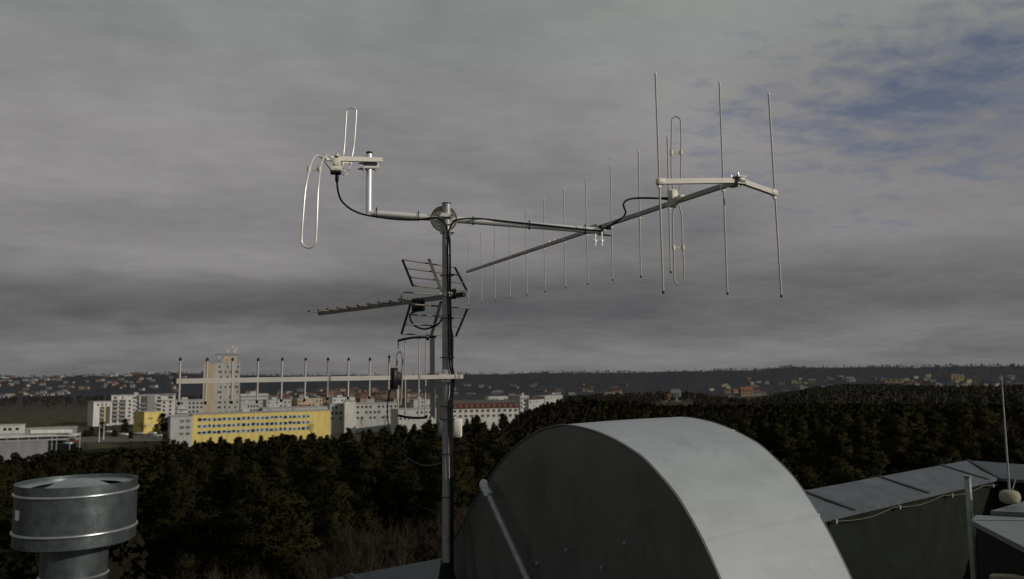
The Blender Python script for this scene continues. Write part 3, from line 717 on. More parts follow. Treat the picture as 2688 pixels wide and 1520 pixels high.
m = MB(); m.prism([p - UP * .02 for p in (a, b, c, d)], UP * .02); m.build('lid', M['concrete'], sb_)
base = [Vector((p.x, p.y, ROOF_Z + .004)) for p in (a, b, c, d)]; tp = [p - UP * .022 for p in (a, b, c, d)]
m = MB(); m.add(base + tp, [(0, 1, 5, 4), (1, 2, 6, 5), (2, 3, 7, 6), (3, 0, 4, 7)]); m.build('wall', M['housing'], sb_)

# ================================================================== landscape
HZN = lambda px: 973 - (px - 1344) * ROLL                # the level line in the picture
def interp(x, xs, ys): return float(np.interp(x, xs, ys))
SK_PX = [-600, 0, 120, 209, 300, 365, 470, 540, 637, 760, 900, 1060, 1200, 1330, 1420, 1605, 1788, 1970, 2075, 2180, 2283, 2388, 2520, 2688, 3300]
SK_PY = [993, 990, 991, 986, 987, 982, 980, 982, 985, 987, 984, 986, 982, 983, 978, 979, 975, 972, 964, 965, 963, 965, 960, 961, 958]
RD = [0, 40, 150, 300, 340, 430, 700, 1000, 1500, 2300, 3200, 4200, 5000, 7000, 14000]
ZL = [-24, -24, -29, -41, -42, -37, -37, -36, -47, -46, -30, -12, 0, -60, -160]
ZM = [-24, -24, -27, -37, -38, -34, -38, -42, -50, -48, -30, -10, 0, -60, -160]
ZR = [-24, -24, -22, -30, -31, -33, -33, -34, -62, -42, -18, -4, 0, -60, -160]
def ground(x, y):
    r = math.hypot(x, y)
    az = math.atan2(x, y); azc = max(-.62, min(.62, az)); px = W / 2 + F * math.tan(azc)
    zl, zm, zr = interp(r, RD, ZL), interp(r, RD, ZM), interp(r, RD, ZR)
    if px < 900: z = zl
    elif px < 1344: k = (px - 900) / 444; z = zl + (zm - zl) * k
    elif px < 2250: k = (px - 1344) / 906; z = zm + (zr - zm) * k
    else: z = zr
    hs = -(interp(px, SK_PX, SK_PY) - HZN(px)) / F * 5000 * math.cos(azc)
    k = max(0, 1 - abs(r - 5000) / 1800) if r < 5000 else 1
    z += hs * k if r < 7000 else 0
    # near wooded ridge on the right
    rp = interp(px, [1900, 2080, 2250, 2420, 2700, 3300], [0, 5, 9.5, 9, 9, 9])
    z += rp * math.exp(-((r - 930) / 230) ** 2)
    z += (math.sin(x * .013 + y * .004) + math.sin(y * .009 - x * .006)) * min(2.0, r / 600) * (1 if r < 3800 else .6)
    return z

def np_mesh(name, V, Fc, mats, mi=None, smooth=False, loc=(0, 0, 0), nrm=None):
    me = bpy.data.meshes.new(name)
    V = np.asarray(V, np.float32); Fc = np.asarray(Fc, np.int32); k = Fc.shape[1]
    me.vertices.add(len(V)); me.vertices.foreach_set('co', V.ravel())
    me.loops.add(Fc.size); me.loops.foreach_set('vertex_index', Fc.ravel())
    me.polygons.add(len(Fc)); me.polygons.foreach_set('loop_start', np.arange(0, Fc.size, k, dtype=np.int32))
    if mi is not None: me.polygons.foreach_set('material_index', np.asarray(mi, np.int32))
    if smooth: me.polygons.foreach_set('use_smooth', np.ones(len(Fc), bool))
    for m in mats: me.materials.append(m)
    me.update(calc_edges=True)
    if nrm is not None:
        me.polygons.foreach_set('use_smooth', np.ones(len(Fc), bool)); me.normals_split_custom_set_from_vertices(np.asarray(nrm, np.float32))
    o = bpy.data.objects.new(name, me); COL.objects.link(o); o.location = loc
    return o

# terrain sheet: rings out to beyond the skyline
def terrain_material():
    m, t, b = nt('terrain_cover')
    N, L = t.nodes, t.links
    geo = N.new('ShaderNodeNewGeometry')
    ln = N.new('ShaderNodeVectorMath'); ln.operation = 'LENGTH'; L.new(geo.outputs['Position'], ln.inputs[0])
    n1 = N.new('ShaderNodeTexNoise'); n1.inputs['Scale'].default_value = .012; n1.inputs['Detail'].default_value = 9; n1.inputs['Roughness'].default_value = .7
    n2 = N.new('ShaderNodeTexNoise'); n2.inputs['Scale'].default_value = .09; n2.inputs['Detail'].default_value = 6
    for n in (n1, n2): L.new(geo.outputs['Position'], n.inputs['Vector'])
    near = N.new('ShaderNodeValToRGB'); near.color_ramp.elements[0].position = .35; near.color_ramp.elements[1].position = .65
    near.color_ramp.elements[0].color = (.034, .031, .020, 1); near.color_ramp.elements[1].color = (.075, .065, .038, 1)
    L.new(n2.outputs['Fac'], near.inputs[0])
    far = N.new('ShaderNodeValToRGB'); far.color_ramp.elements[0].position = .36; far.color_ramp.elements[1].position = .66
    far.color_ramp.elements[0].color = (.025, .028, .036, 1); far.color_ramp.elements[1].color = (.046, .046, .053, 1)  # bluish far tones: distance haze put into the ground colour
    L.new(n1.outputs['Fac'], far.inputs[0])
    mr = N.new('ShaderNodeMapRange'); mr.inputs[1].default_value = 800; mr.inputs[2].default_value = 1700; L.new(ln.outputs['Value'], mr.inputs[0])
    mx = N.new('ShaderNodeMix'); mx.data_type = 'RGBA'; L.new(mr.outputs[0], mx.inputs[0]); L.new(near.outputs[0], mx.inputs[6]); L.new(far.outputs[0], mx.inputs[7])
    L.new(mx.outputs[2], b.inputs['Base Color']); b.inputs['Roughness'].default_value = 1; b.inputs['Specular IOR Level'].default_value = .1
    return m
rads = np.concatenate([[0.5], np.geomspace(12, 14000, 110)])
azs = np.concatenate([np.linspace(-.72, .72, 180), np.linspace(.72, 2 * PI - .72, 50)[1:-1]])
V = []; 
for r in rads:
    for a in azs:
        x, y = r * math.sin(a), r * math.cos(a); V.append((x, y, ground(x, y)))
na = len(azs)
Fc = [(i * na + k, i * na + (k + 1) % na, (i + 1) * na + (k + 1) % na, (i + 1) * na + k) for i in range(len(rads) - 1) for k in range(na)]
Fc = np.array(Fc)[:, ::-1]
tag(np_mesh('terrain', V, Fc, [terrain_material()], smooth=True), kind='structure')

# ------------------------------------------------------------------ trees
def leaf_mat(name, c1, c2, rand=.25):
    return mat(name, c1, .9, 0, .3, .35, col2=c2, spec=.1, rand=rand)
M['pine'] = leaf_mat('pine_needles', (.025, .022, .0062), (.011, .0112, .0043))
M['bark'] = mat('pine_bark', (.055, .036, .024), .95, 0, .4, 6, spec=.1)
M['bare'] = mat('bare_twigs', (.052, .041, .031), .95, 0, .3, 2, spec=.1, rand=.35)
M['pine_far'] = mat('pine_wood_canopy', (.024, .0215, .0065), .95, 0, .3, .045, col2=(.011, .0115, .0045), spec=.05, coord='Object')
M['brown_far'] = mat('bare_wood_canopy', (.024, .019, .013), .95, 0, .3, .05, col2=(.014, .012, .009), spec=.05)
M['ridge_pine'] = mat('ridge_pine_canopy', (.042, .042, .030), .95, 0, .3, .012, col2=(.027, .029, .023), spec=.05)  # pine colour lightened, with distance haze painted in
M['ridge_brown'] = mat('ridge_bare_canopy', (.055, .044, .036), .95, 0, .3, .012, col2=(.035, .030, .026), spec=.05)  # brown of bare wood, lightened for painted distance haze
M['hill_far'] = mat('distant_wood_canopy', (.060, .060, .066), .95, 0, .3, .012, col2=(.044, .047, .055), spec=.05)  # bluish and pale: distance haze mixed into the canopy colour

def pine_arrays(seed, tufts=30, per=150, leaf=.40):
    """unit pine, 15 m tall: crown (quads) and trunk"""
    g = np.random.default_rng(seed); Hh = 15.0
    V = []; Fq = []; NN = []
    ex_ = [.34, .42, .5, .36, .6, .45][seed % 6]
    centres = []
    nb = tufts
    for i in range(nb):
        h = Hh * (.36 + .62 * (i + g.uniform(-.4, .4)) / nb)
        k = (h / Hh - .34) / .66
        R = 2.6 * max(.02, 1 - k) ** ex_ * (.55 + .45 * min(1, k / .25)) * g.uniform(.55, 1.15)
        a = i * 2.399 + g.uniform(-.6, .6)
        centres.append((R * math.cos(a) * .72, R * math.sin(a) * .72, h, max(.5, .50 * R + .35)))
    centres.append((g.uniform(-.4, .4), g.uniform(-.4, .4), Hh - .8, .75)); centres.append((0, 0, Hh - 1.6, 1.1))
    for cx, cy, cz, s in centres:
        n = int(per * min(1.6, max(.5, s)))
        d = g.normal(size=(n, 3)); d /= np.linalg.norm(d, axis=1)[:, None]
        p = d * (g.uniform(.25, 1, n) ** .45)[:, None] * np.array([s, s, s * .55]) + np.array([cx, cy, cz])
        # drooping / upward needle sprays: elongated quads pointing outwards and up
        out = d + np.array([0, 0, .35]) + g.normal(size=(n, 3)) * .45; out /= np.linalg.norm(out, axis=1)[:, None]
        sd = np.cross(out, g.normal(size=(n, 3))); sd /= np.linalg.norm(sd, axis=1)[:, None]
        l = g.uniform(.6, 1.4, n)[:, None] * leaf; w = l * .15
        nr = d * .8 + np.stack([p[:, 0] * .35, p[:, 1] * .35, np.full(n, .35)], 1); nr /= np.linalg.norm(nr, axis=1)[:, None]
        sd = sd * np.where((np.cross(sd, out) * nr).sum(1) < 0, -1, 1)[:, None]      # every spray faces outwards
        for q in (p - out * l * .5 - sd * w * .35, p - out * l * .5 + sd * w * .35, p + out * l * .5 + sd * w, p + out * l * .5 - sd * w): V.append(q); NN.append(nr)
        o = sum(len(x) for x in V) - 4 * n
        ar = np.arange(n); Fq.append(np.stack([o + ar, o + n + ar, o + 2 * n + ar, o + 3 * n + ar], 1))
    V = np.concatenate(V); Fq = np.concatenate(Fq); NN = np.concatenate(NN)
    mb = MB()
    mb.tube([(0, 0, -.4), (g.uniform(-.1, .1), g.uniform(-.1, .1), Hh * .45), (g.uniform(-.15, .15), 0, Hh * .8), (0, 0, Hh - .3)], [.21, .15, .08, .02], 7, caps=False)
    for cx, cy, cz, s in centres[:-2]:
        mb.tube([(0, 0, cz - .5 - .25 * math.hypot(cx, cy)), (cx * .5, cy * .5, cz - .35), (cx, cy, cz)], [.06, .04, .015], 4, caps=False)
    return V, Fq, NN, mb

def bare_arrays(seed, h=12.0, levels=5):
    rr = random.Random(seed); mb = MB()
    def grow(p, d, L, r, lev):
        q = p + d * L; mid = p + d * L * .5 + Vector((rr.uniform(-1, 1), rr.uniform(-1, 1), rr.uniform(-.3, .6))) * L * .06
        mb.tube([p, mid, q], [r, r * .8, r * .6], 4 if lev > 1 else 3, caps=False)
        if lev == 0: return
        k = rr.choice((2, 3, 3)) if lev < levels else 4
        for i in range(k):
            ax = Vector((rr.uniform(-1, 1), rr.uniform(-1, 1), rr.uniform(-.2, .5)))
            nd = (d + ax * rr.uniform(.35, .75)); nd.z = max(nd.z, .15); nd.normalize()
            grow(p + d * L * rr.uniform(.55, 1), nd, L * rr.uniform(.62, .86), r * .58, lev - 1)
    grow(Vector((0, 0, -.4)), Vector((rr.uniform(-.05, .05), rr.uniform(-.05, .05), 1)).normalized(), h * .30, h * .014, levels)
    return mb

PINES = []
for s in range(6):
    Vp, Fp, Np, tb = pine_arrays(100 + s)
    cm = np_mesh('crown', Vp, Fp, [M['pine']], nrm=Np); tm = tb.build('trunk', M['bark'])
    PINES.append((cm.data, tm.data)); bpy.data.objects.remove(cm); bpy.data.objects.remove(tm)
BARES = []
for s in range(5):
    o = bare_arrays(300 + s, 11 + s * .6, 6).build('trunk', M['bare']); BARES.append(o.data); bpy.data.objects.remove(o)

def tree_at(x, y, hgt, kind, label, group, zbase=None):
    z = ground(x, y) if zbase is None else zbase
    if kind == 'pine':
        t = thing('pine_tree', label, 'tree', (x, y, z), group)
        cm, tm = PINES[random.randrange(6)]
        k = hgt / 15.0
        for nm, me in (('crown', cm), ('trunk', tm)):
            o = bpy.data.objects.new(nm, me); COL.objects.link(o); o.parent = t
        wd = random.uniform(1.0, 1.55)
        t.scale = (k * wd, k * wd, k); t.rotation_euler = (random.uniform(-.03, .03), random.uniform(-.03, .03), random.uniform(0, 6.28))
    else:
        t = thing('bare_tree', label, 'tree', (x, y, z), group)
        o = bpy.data.objects.new('trunk', random.choice(BARES)); COL.objects.link(o); o.parent = t
        k = hgt / 12.0; t.scale = (k, k, k); t.rotation_euler = (0, 0, random.uniform(0, 6.28))
    return t

def canopy_limit(px, Y):
    """how high, in the picture, the tree tops may reach at this column"""
    return interp(px, [-200, 0, 380, 420, 500, 900, 1150, 1400, 1560, 1700, 1950, 2100, 2300, 2800], [1186, 1183, 1164, 1160, 1152, 1125, 1105, 1095, 1085, 1078, 1079, 1072, 1066, 1062])

cand = []
y = 36.0
while y < 640:
    step = 6.4 if y < 170 else 6.6 + (y - 170) * .006
    x = -y * .72 - 15
    while x < y * .72 + 15:
        cand.append((x + random.uniform(-.45, .45) * step, y + random.uniform(-.45, .45) * step)); x += step
    y += step
near, mass = [], []
for x, y in cand:
    px, _ = proj(Vector((x, y, -20)))
    if px < -260 or px > W + 260: continue
    # clearings: the town, the car park, the field
    if y > 318 and px < 430: continue
    if y > 395 and px < 1120: continue
    if y > 440 and px < 1362: continue
    g_ = ground(x, y)
    hgt = random.uniform(9.0, 16.5)
    brown = (math.sin(x * .05 + 1.3) + math.sin(y * .043 + x * .021) + (0.9 if 1150 < px < 2000 and y > 240 else 0) + (.8 if px > 2480 else 0) + (.4 if y < 75 and px < 1250 else 0)) > .82
    lim = canopy_limit(px, y)
    if y > 430: lim = interp(px, [1360, 1400, 1425, 1450, 1480, 1560, 1690, 1720, 1815, 1950, 2050], [1088, 1074, 1062, 1051, 1043, 1046, 1054, 1066, 1066, 1064, 1062])
    jit = random.triangular(-16, 42, 12) if y < 430 else random.uniform(-6, 7)
    if px < 420 and y > 200: jit = random.triangular(-14, 20, 2)
    zmax = -(lim + jit - HZN(px)) / F * y
    hgt = min(hgt, zmax - g_)
    if hgt < 3.5: continue
    tpx, tpy = proj(Vector((x, y, g_ + hgt)))
    vis = tpy < 1500 and -60 < tpx < W + 60
    # hidden behind the near things on the roof
    hid = (1330 < tpx < 1930 and tpy > np.interp(tpx, [1330, 1500, 1760, 1930], [1260, 1140, 1130, 1190])) or (1900 < tpx < 2220 and tpy > np.interp(tpx, [1900, 2220], [1170, 1470])) or (tpx > 2040 and tpy > 1290 - (tpx - 2040) * .12) or (50 < tpx < 350 and tpy > 1265)
    (near if vis and not hid else mass).append((x, y, hgt, 'bare' if brown else 'pine', tpx, tpy))
near.sort(key=lambda t: t[1])
mass += near[285:]; near = near[:285]
for x, y, hgt, kind, tpx, tpy in near:
    side_ = 'left of the mast' if tpx < 1170 else ('between the mast and the hood' if tpx < 1330 else 'to the right of the exhaust hood')
    if kind == 'pine':
        tree_at(x, y, hgt, 'pine', 'dark green pine in the wood below the roof, ' + side_, 'pines in the wood ' + side_)
    else:
        tree_at(x, y, hgt, 'bare', 'leafless brown tree in the wood below the roof, ' + side_, 'leafless trees in the wood ' + side_)
# specific bare trees close behind the mast
for px, py, Y, lab in ((1195, 1268, 62, 'leafless tree with fanned pale branches just behind the lower mast'), (1010, 1335, 60, 'thin leafless tree near the roof edge, between the vent and the mast'), (870, 1350, 66, 'greyish leafless bush above the left end of the parapet')):
    p = at(px, py, Y); g_ = ground(p.x, Y); tree_at(p.x, Y, p.z - g_, 'bare', lab, None)

# the rest of the wood: one mass
def simple_tree(seed, faces, spread_=2.4, hh=13.0, size=1.25, soft=0.0, core=False):
    g = np.random.default_rng(seed); n = faces
    k = g.uniform(0, 1, n); a = g.uniform(0, 6.283, n)
    R = spread_ * (1 - k) ** .48 * g.uniform(.5, 1.05, n) + .15
    p = np.stack([R * np.cos(a), R * np.sin(a), hh * (.35 + .65 * k)], 1)
    d = g.normal(size=(n, 3)) + np.array([0, 0, .4]); d /= np.linalg.norm(d, axis=1)[:, None]
    s = np.cross(d, g.normal(size=(n, 3))); s /= np.linalg.norm(s, axis=1)[:, None]
    l = size * g.uniform(.5, 1.1, n)[:, None]
    nr = np.stack([p[:, 0] / spread_, p[:, 1] / spread_, .35 + .7 * k + soft], 1) + g.normal(size=(n, 3)) * .15; nr /= np.linalg.norm(nr, axis=1)[:, None]
    s = s * np.where((np.cross(s, d) * nr).sum(1) < 0, -1, 1)[:, None]
    V = np.stack([p - d * l * .5 - s * l * .25, p - d * l * .5 + s * l * .25, p + d * l * .5 + s * l * .35, p + d * l * .5 - s * l * .35], 1).reshape(-1, 3)
    Nn = np.repeat(nr, 4, axis=0)
    if core:                                             # dense inner crown: a lumpy dome the outer leaves stand on
        m_ = 8; ring = []
        for q, (rr_, hh_) in enumerate(((.62, .30), (.80, .45), (.62, .68), (.30, .88), (.03, .97))):
            for j in range(m_):
                a_ = 2 * PI * j / m_; w_ = spread_ * rr_ * g.uniform(.75, 1.1); ring.append((w_ * math.cos(a_), w_ * math.sin(a_), hh * (hh_ + g.uniform(-.04, .04))))
        ring = np.array(ring); nn_ = ring / np.array([spread_, spread_, 1]); nn_[:, 2] = np.repeat([.1, .3, .6, .9, 1.2], m_) + soft; nn_ /= np.linalg.norm(nn_, axis=1)[:, None]
        idx = np.array([(q * m_ + j, q * m_ + (j + 1) % m_, (q + 1) * m_ + (j + 1) % m_, (q + 1) * m_ + j) for q in range(4) for j in range(m_)]).ravel()
        V = np.concatenate([V, ring[idx]]); Nn = np.concatenate([Nn, nn_[idx]])
    return V, Nn
def mass_mesh(name, items, mats, faces, kinds, size=1.25, hh=13.0, soft=0.0, core=False):
    Vs = []; mi = []; Ns = []
    protos = [simple_tree(900 + i, faces, 2.5, hh, size, soft, core) for i in range(7)]
    for i, (x, y, hgt, kind) in enumerate(items):
        P, R_ = protos[i % 7]; a = random.uniform(0, 6.28); k = hgt / hh; w = k * random.uniform(.9, 1.4)
        c, s = math.cos(a), math.sin(a)
        Q = np.empty_like(P); Q[:, 0] = (P[:, 0] * c - P[:, 1] * s) * w + x; Q[:, 1] = (P[:, 0] * s + P[:, 1] * c) * w + y; Q[:, 2] = P[:, 2] * k + ground(x, y)
        Q2 = R_.copy(); Q2[:, 0] = R_[:, 0] * c - R_[:, 1] * s; Q2[:, 1] = R_[:, 0] * s + R_[:, 1] * c; Ns.append(Q2)
        Vs.append(Q); mi.append(np.full(len(P) // 4, kinds[kind]))
    V = np.concatenate(Vs); Fq = np.arange(len(V)).reshape(-1, 4)
    return tag(np_mesh(name, V, Fq, mats, np.concatenate(mi), nrm=np.concatenate(Ns)), kind='stuff')
near_mass = [(x, y, h, k) for x, y, h, k, _, _ in mass if y < 260]; far_mass = [(x, y, h, k) for x, y, h, k, _, _ in mass if y >= 260]
MORE = []
for i in range(4200):                                   # ridge on the right and the middle slope
    px = random.uniform(1480, 2900); r = random.uniform(620, 1150)
    az = math.atan((px - W / 2) / F); x, y = r * math.sin(az), r * math.cos(az)
    lim = interp(px, [1400, 1480, 1560, 1800, 1890, 1960, 2050, 2190, 2300, 2470, 2640, 2720, 2950], [1046, 1032, 1026, 1028, 1040, 1047, 1029, 1009, 1008, 1014, 1011, 1001, 998])
    if r < 915 and 1715 < px < 1815: lim = max(lim, 1064)
    hgt = min(random.uniform(6, 11), -(lim + random.uniform(-2, 4) - HZN(px)) / F * y - ground(x, y))
    if hgt > 2.5: MORE.append((x, y, hgt, 'pine' if random.random() < (.2 if px < 2000 else .5) else 'bare'))
for i in range(300):
    px = random.uniform(-150, 700); r = random.uniform(1050, 1500)
    az = math.atan((px - W / 2) / F); MORE.append((r * math.sin(az), r * math.cos(az), random.uniform(8, 12), 'bare'))
KM = {'pine': 0, 'bare': 1}
f1 = mass_mesh('forest', near_mass, [M['pine_far'], M['brown_far']], 320, KM, .72); f1['label'] = 'dark pine wood below the roof, beyond the nearest trees'
f2 = mass_mesh('forest', far_mass, [M['pine_far'], M['brown_far']], 150, KM, 1.1, core=True); f2['label'] = 'farther wood reaching to the edge of the town'
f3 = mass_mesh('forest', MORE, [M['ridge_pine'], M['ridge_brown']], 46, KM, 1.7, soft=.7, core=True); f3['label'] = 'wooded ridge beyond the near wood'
HT = []
for i in range(2600):
    px = random.uniform(-200, 2900); r = math.sqrt(random.uniform(1500 ** 2, 5200 ** 2))
    az = math.atan((px - W / 2) / F); HT.append((r * math.sin(az), r * math.cos(az), random.uniform(5, 10), 'pine'))
for i in range(420):                                    # groves along the crest
    c_ = random.choice([40, 180, 420, 700, 880, 1180, 1290, 1450, 1580, 1620, 1900, 2080, 2300, 2450, 2640]); px = random.gauss(c_, 55); r = random.uniform(4650, 5050)
    az = math.atan((px - W / 2) / F); HT.append((r * math.sin(az), r * math.cos(az), random.uniform(6, 17), 'pine'))
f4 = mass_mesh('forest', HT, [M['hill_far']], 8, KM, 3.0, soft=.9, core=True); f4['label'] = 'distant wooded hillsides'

# ================================================================== town
def bm(name, c, var=.22): return mat(name, c, .85, 0, var, .55, spec=.2, stretch=(1, 1, .18))
T = {
 'white': bm('white_render', (.57, .555, .53)), 'offwhite': bm('grey_white_render', (.41, .41, .40)), 'grey': bm('grey_render', (.26, .26, .27)),
 'yellow': bm('yellow_render', (.62, .495, .165)), 'tan': bm('tan_panel', (.42, .34, .25)), 'pinkish': bm('pale_panel', (.385, .375, .355)),
 'red': bm('red_tiles', (.10, .034, .026)), 'orange': bm('orange_tiles', (.20, .09, .06)), 'roof': bm('flat_roof_felt', (.34, .33, .32)), 'dark': bm('dark_cladding_and_shade', (.10, .095, .09)),  # the dark tone also paints shade in the flats' recesses
 'glass': mat('window_glass', (.020, .024, .028), .2, 0, .3, .2), 'glass_l': mat('pale_window_panel', (.38, .42, .42), .35, 0, .25, .3), 'frame': bm('window_frame', (.55, .54, .5)),
 'redp': bm('red_panel', (.22, .05, .035)), 'steel': mat('painted_steel', (.45, .45, .44), .5, .2, .1, 1), 'tarmac': bm('tarmac', (.10, .095, .085)),
}
class Block:
    """a building: front line A->B (world xy), roof height z1, base z0, going back by 'deep'"""
    def __init__(s, name, label, cat, pxa, pxb, Ya, Yb, pya, floors, fh, deep, wall, group=None, base_extra=3.0):
        A, B = at(pxa, pya, Ya), at(pxb, pya, Yb)
        s.z1 = A.z; s.z0 = A.z - floors * fh; s.A = Vector((A.x, A.y, 0)); s.B = Vector((B.x, B.y, 0))
        s.d = (s.B - s.A).normalized(); s.n = s.d.cross(UP); s.n = s.n if s.n.y < 0 else -s.n
        s.L = (s.B - s.A).length; s.deep = deep; s.fh = fh; s.floors = floors
        s.o = thing(name, label, cat, (s.A + s.B) / 2 + UP * (s.z0), group)
        zb = min(s.z0, ground(*((s.A + s.B) / 2).xy) ) - base_extra
        m = MB(); m.prism([s.A + UP * zb, s.B + UP * zb, s.B - s.n * deep + UP * zb, s.A - s.n * deep + UP * zb], UP * (s.z1 - zb)); m.build('wall', wall, s.o)
        s.proto = {}
    def roof_slab(s, m, over=.35, th=.35, lift=0.0):
        b = MB(); a_, b_ = s.A - s.d * over + s.n * over, s.B + s.d * over + s.n * over
        c_, d_ = s.B + s.d * over - s.n * (s.deep + over), s.A - s.d * over - s.n * (s.deep + over)
        b.prism([p + UP * (s.z1 + lift + .003) for p in (a_, b_, c_, d_)], UP * th); return b.build('roof', m, s.o)
    def pitched(s, m, rise, over=.5, inset=0):
        b = MB(); z = s.z1 + .003
        a_, b_ = s.A - s.d * over + s.n * over, s.B + s.d * over + s.n * over; c_, d_ = s.B + s.d * over - s.n * (s.deep + over), s.A - s.d * over - s.n * (s.deep + over)
        r0, r1 = (a_ + d_) / 2 + s.d * inset, (b_ + c_) / 2 - s.d * inset
        vs = [p + UP * z for p in (a_, b_, c_, d_)] + [r0 + UP * (z + rise), r1 + UP * (z + rise)]
        b.add(vs, [(0, 1, 5, 4), (2, 3, 4, 5), (1, 2, 5), (3, 0, 4), (3, 2, 1, 0)]); return b.build('roof', m, s.o)
    def panel(s, name, x0, x1, z0, z1, m, out=.06, face='front'):
        a_, d_, n_ = (s.A, s.d, s.n) if face == 'front' else (s.B, -s.n, s.d)
        if face == 'left': a_, d_, n_ = s.A - s.n * s.deep, s.n, -s.d
        p, q = a_ + d_ * x0, a_ + d_ * x1
        return MB().prism([p + UP * z0 + n_ * out, q + UP * z0 + n_ * out, q + UP * z0 - n_ * .05, p + UP * z0 - n_ * .05], UP * (z1 - z0)).build(name, m, s.o)
    def window(s, x, z, w, h, glass, frame=None, face='front', out=.05):
        a_, d_, n_ = (s.A, s.d, s.n) if face == 'front' else (s.B, -s.n, s.d)
        if face == 'left': a_, d_, n_ = s.A - s.n * s.deep, s.n, -s.d
        key = (round(w, 2), round(h, 2), glass.name, face)
        if key not in s.proto:
            m = MB(); m.box(Vector((0, 0, 0)), (d_, n_, UP), (w / 2, out, h / 2), 0)
            if frame is not None:
                m.box(n_ * .03, (d_, n_, UP), (.06, out + .03, h / 2), 1)
                m.box(-UP * (h / 2 + .08) + n_ * .05, (d_, n_, UP), (w / 2 + .12, out + .06, .07), 1)
            o = m.build('window', [glass, frame or glass], s.o, org=Vector((0, 0, 0))); s.proto[key] = o.data
        else:
            o = bpy.data.objects.new('window', s.proto[key]); COL.objects.link(o); o.parent = s.o
        p = a_ + d_ * x + UP * z
        o.location = p - Vector(s.o['_o']); return o

# --- yellow slab building
yb = Block('yellow_building', 'long yellow building with three rows of ribbon windows at the edge of the wood', 'building', 506, 867, 430, 466, 1089, 4.1, 3.35, 13, T['yellow'])
yb.roof_slab(T['roof'], .3, .3)
for k in range(3):
    zt_ = yb.z1 - 2.0 - k * 3.35
    yb.panel('window_band', 2.5, yb.L - 11.5, zt_ - 1.75, zt_, T['glass_l'], .07)
    nwin = 24
    for i in range(nwin):
        x = 3.4 + (yb.L - 16.2) * i / (nwin - 1)
        yb.window(x + random.uniform(-.2, .2), zt_ - .9 + random.choice((0, 0, .25)), random.choice((1.0, 1.0, 1.7)), random.choice((1.1, 1.55)), T['glass'], None, out=.11)
wg = Block('white_annex', 'pale annex with paired windows joined to the near end of the yellow building', 'building', 448, 505.5, 424, 429, 1095, 3.9, 3.3, 14, T['offwhite'])
wg.roof_slab(T['roof'], .3, .3)
for k in range(3):
    for i, x in enumerate((5.0, 6.1, 8.0, 9.1)):
        wg.window(x, wg.z1 - 2.3 - k * 3.3, .85, 1.5, T['redp'] if (k == 2 and i in (1,)) else T['glass'], T['frame'])
y2 = Block('yellow_house', 'small yellow building half hidden by trees beside the apartment block', 'building', 379, 425, 520, 530, 1082, 4.2, 3.3, 12, T['yellow'])
y2.roof_slab(T['roof'], .2, .3)
for x in (3.4, 5.2): y2.window(x, y2.z1 - 4.2, .9, 1.2, T['glass'])
y2.panel('wall_emblem', 2.6, 5.0, y2.z1 - 9.2, y2.z1 - 7.2, T['offwhite'], .05)

# --- tower block
tw = Block('tower_block', 'tall pale tower block with a tan side strip and aerials on its roof', 'building', 535, 631, 455, 462, 954, 13, 2.85, 16, T['pinkish'])
tw.roof_slab(T['roof'], .1, .4)
tw.panel('side_strip', -.05, 6.7, tw.z0 + 1, tw.z1 - .1, T['tan'], .10)
m = MB()
xw = [8.3, 9.3, 11.8, 12.8, 14.3, 17.4, 18.4]
rt_ = random.Random(5)
for k in range(13):
    z = tw.z1 - 2.0 - k * 2.85
    for i, x in enumerate(xw):
        if rt_.random() < .88: tw.window(min(x, tw.L - 1.2), z, .75, 1.25, T['glass'] if rt_.random() < .75 else T['glass_l'])
for k in range(12):
    tw.panel('floor_joint', 6.9, tw.L - .3, tw.z1 - 3.6 - k * 2.85, tw.z1 - 3.45 - k * 2.85, T['tan'], .04)
tw.panel('penthouse', 9.5, 17.5, tw.z1 + .42, tw.z1 + 2.6, T['tan'], -3.0)
q0 = tw.A + tw.d * 5.5 - tw.n * 4 + UP * (tw.z1 + 5.0); q1 = tw.A + tw.d * 18.0 - tw.n * 4 + UP * (tw.z1 + 5.0)
MB().bar(q0, q1, .45, .35).build('roof_gantry', T['dark'], tw.o)
pp = tw.A - tw.n * 6
MB().prism([tw.A + tw.d * a - tw.n * b + UP * (tw.z1 + .41) for a, b in ((10.5, 2), (17, 2), (17, 8), (10.5, 8))], UP * 3.6).build('lift_housing', T['tan'], tw.o)
for a, h in ((8.3, 4.4), (12.6, 8.2), (15.6, 10.2), (16.6, 7.8), (17.6, 9.2)):
    q = tw.A + tw.d * a - tw.n * 4.5
    o = MB().tube([q + UP * (tw.z1 + .41), q + UP * (tw.z1 + h)], .14, 6).build('roof_aerial', T['steel'], tw.o)
    MB().box(q + UP * (tw.z1 + h - .9), (tw.d, tw.n, UP), (.42, .2, .7)).build('panel_aerial', T['white'], o)

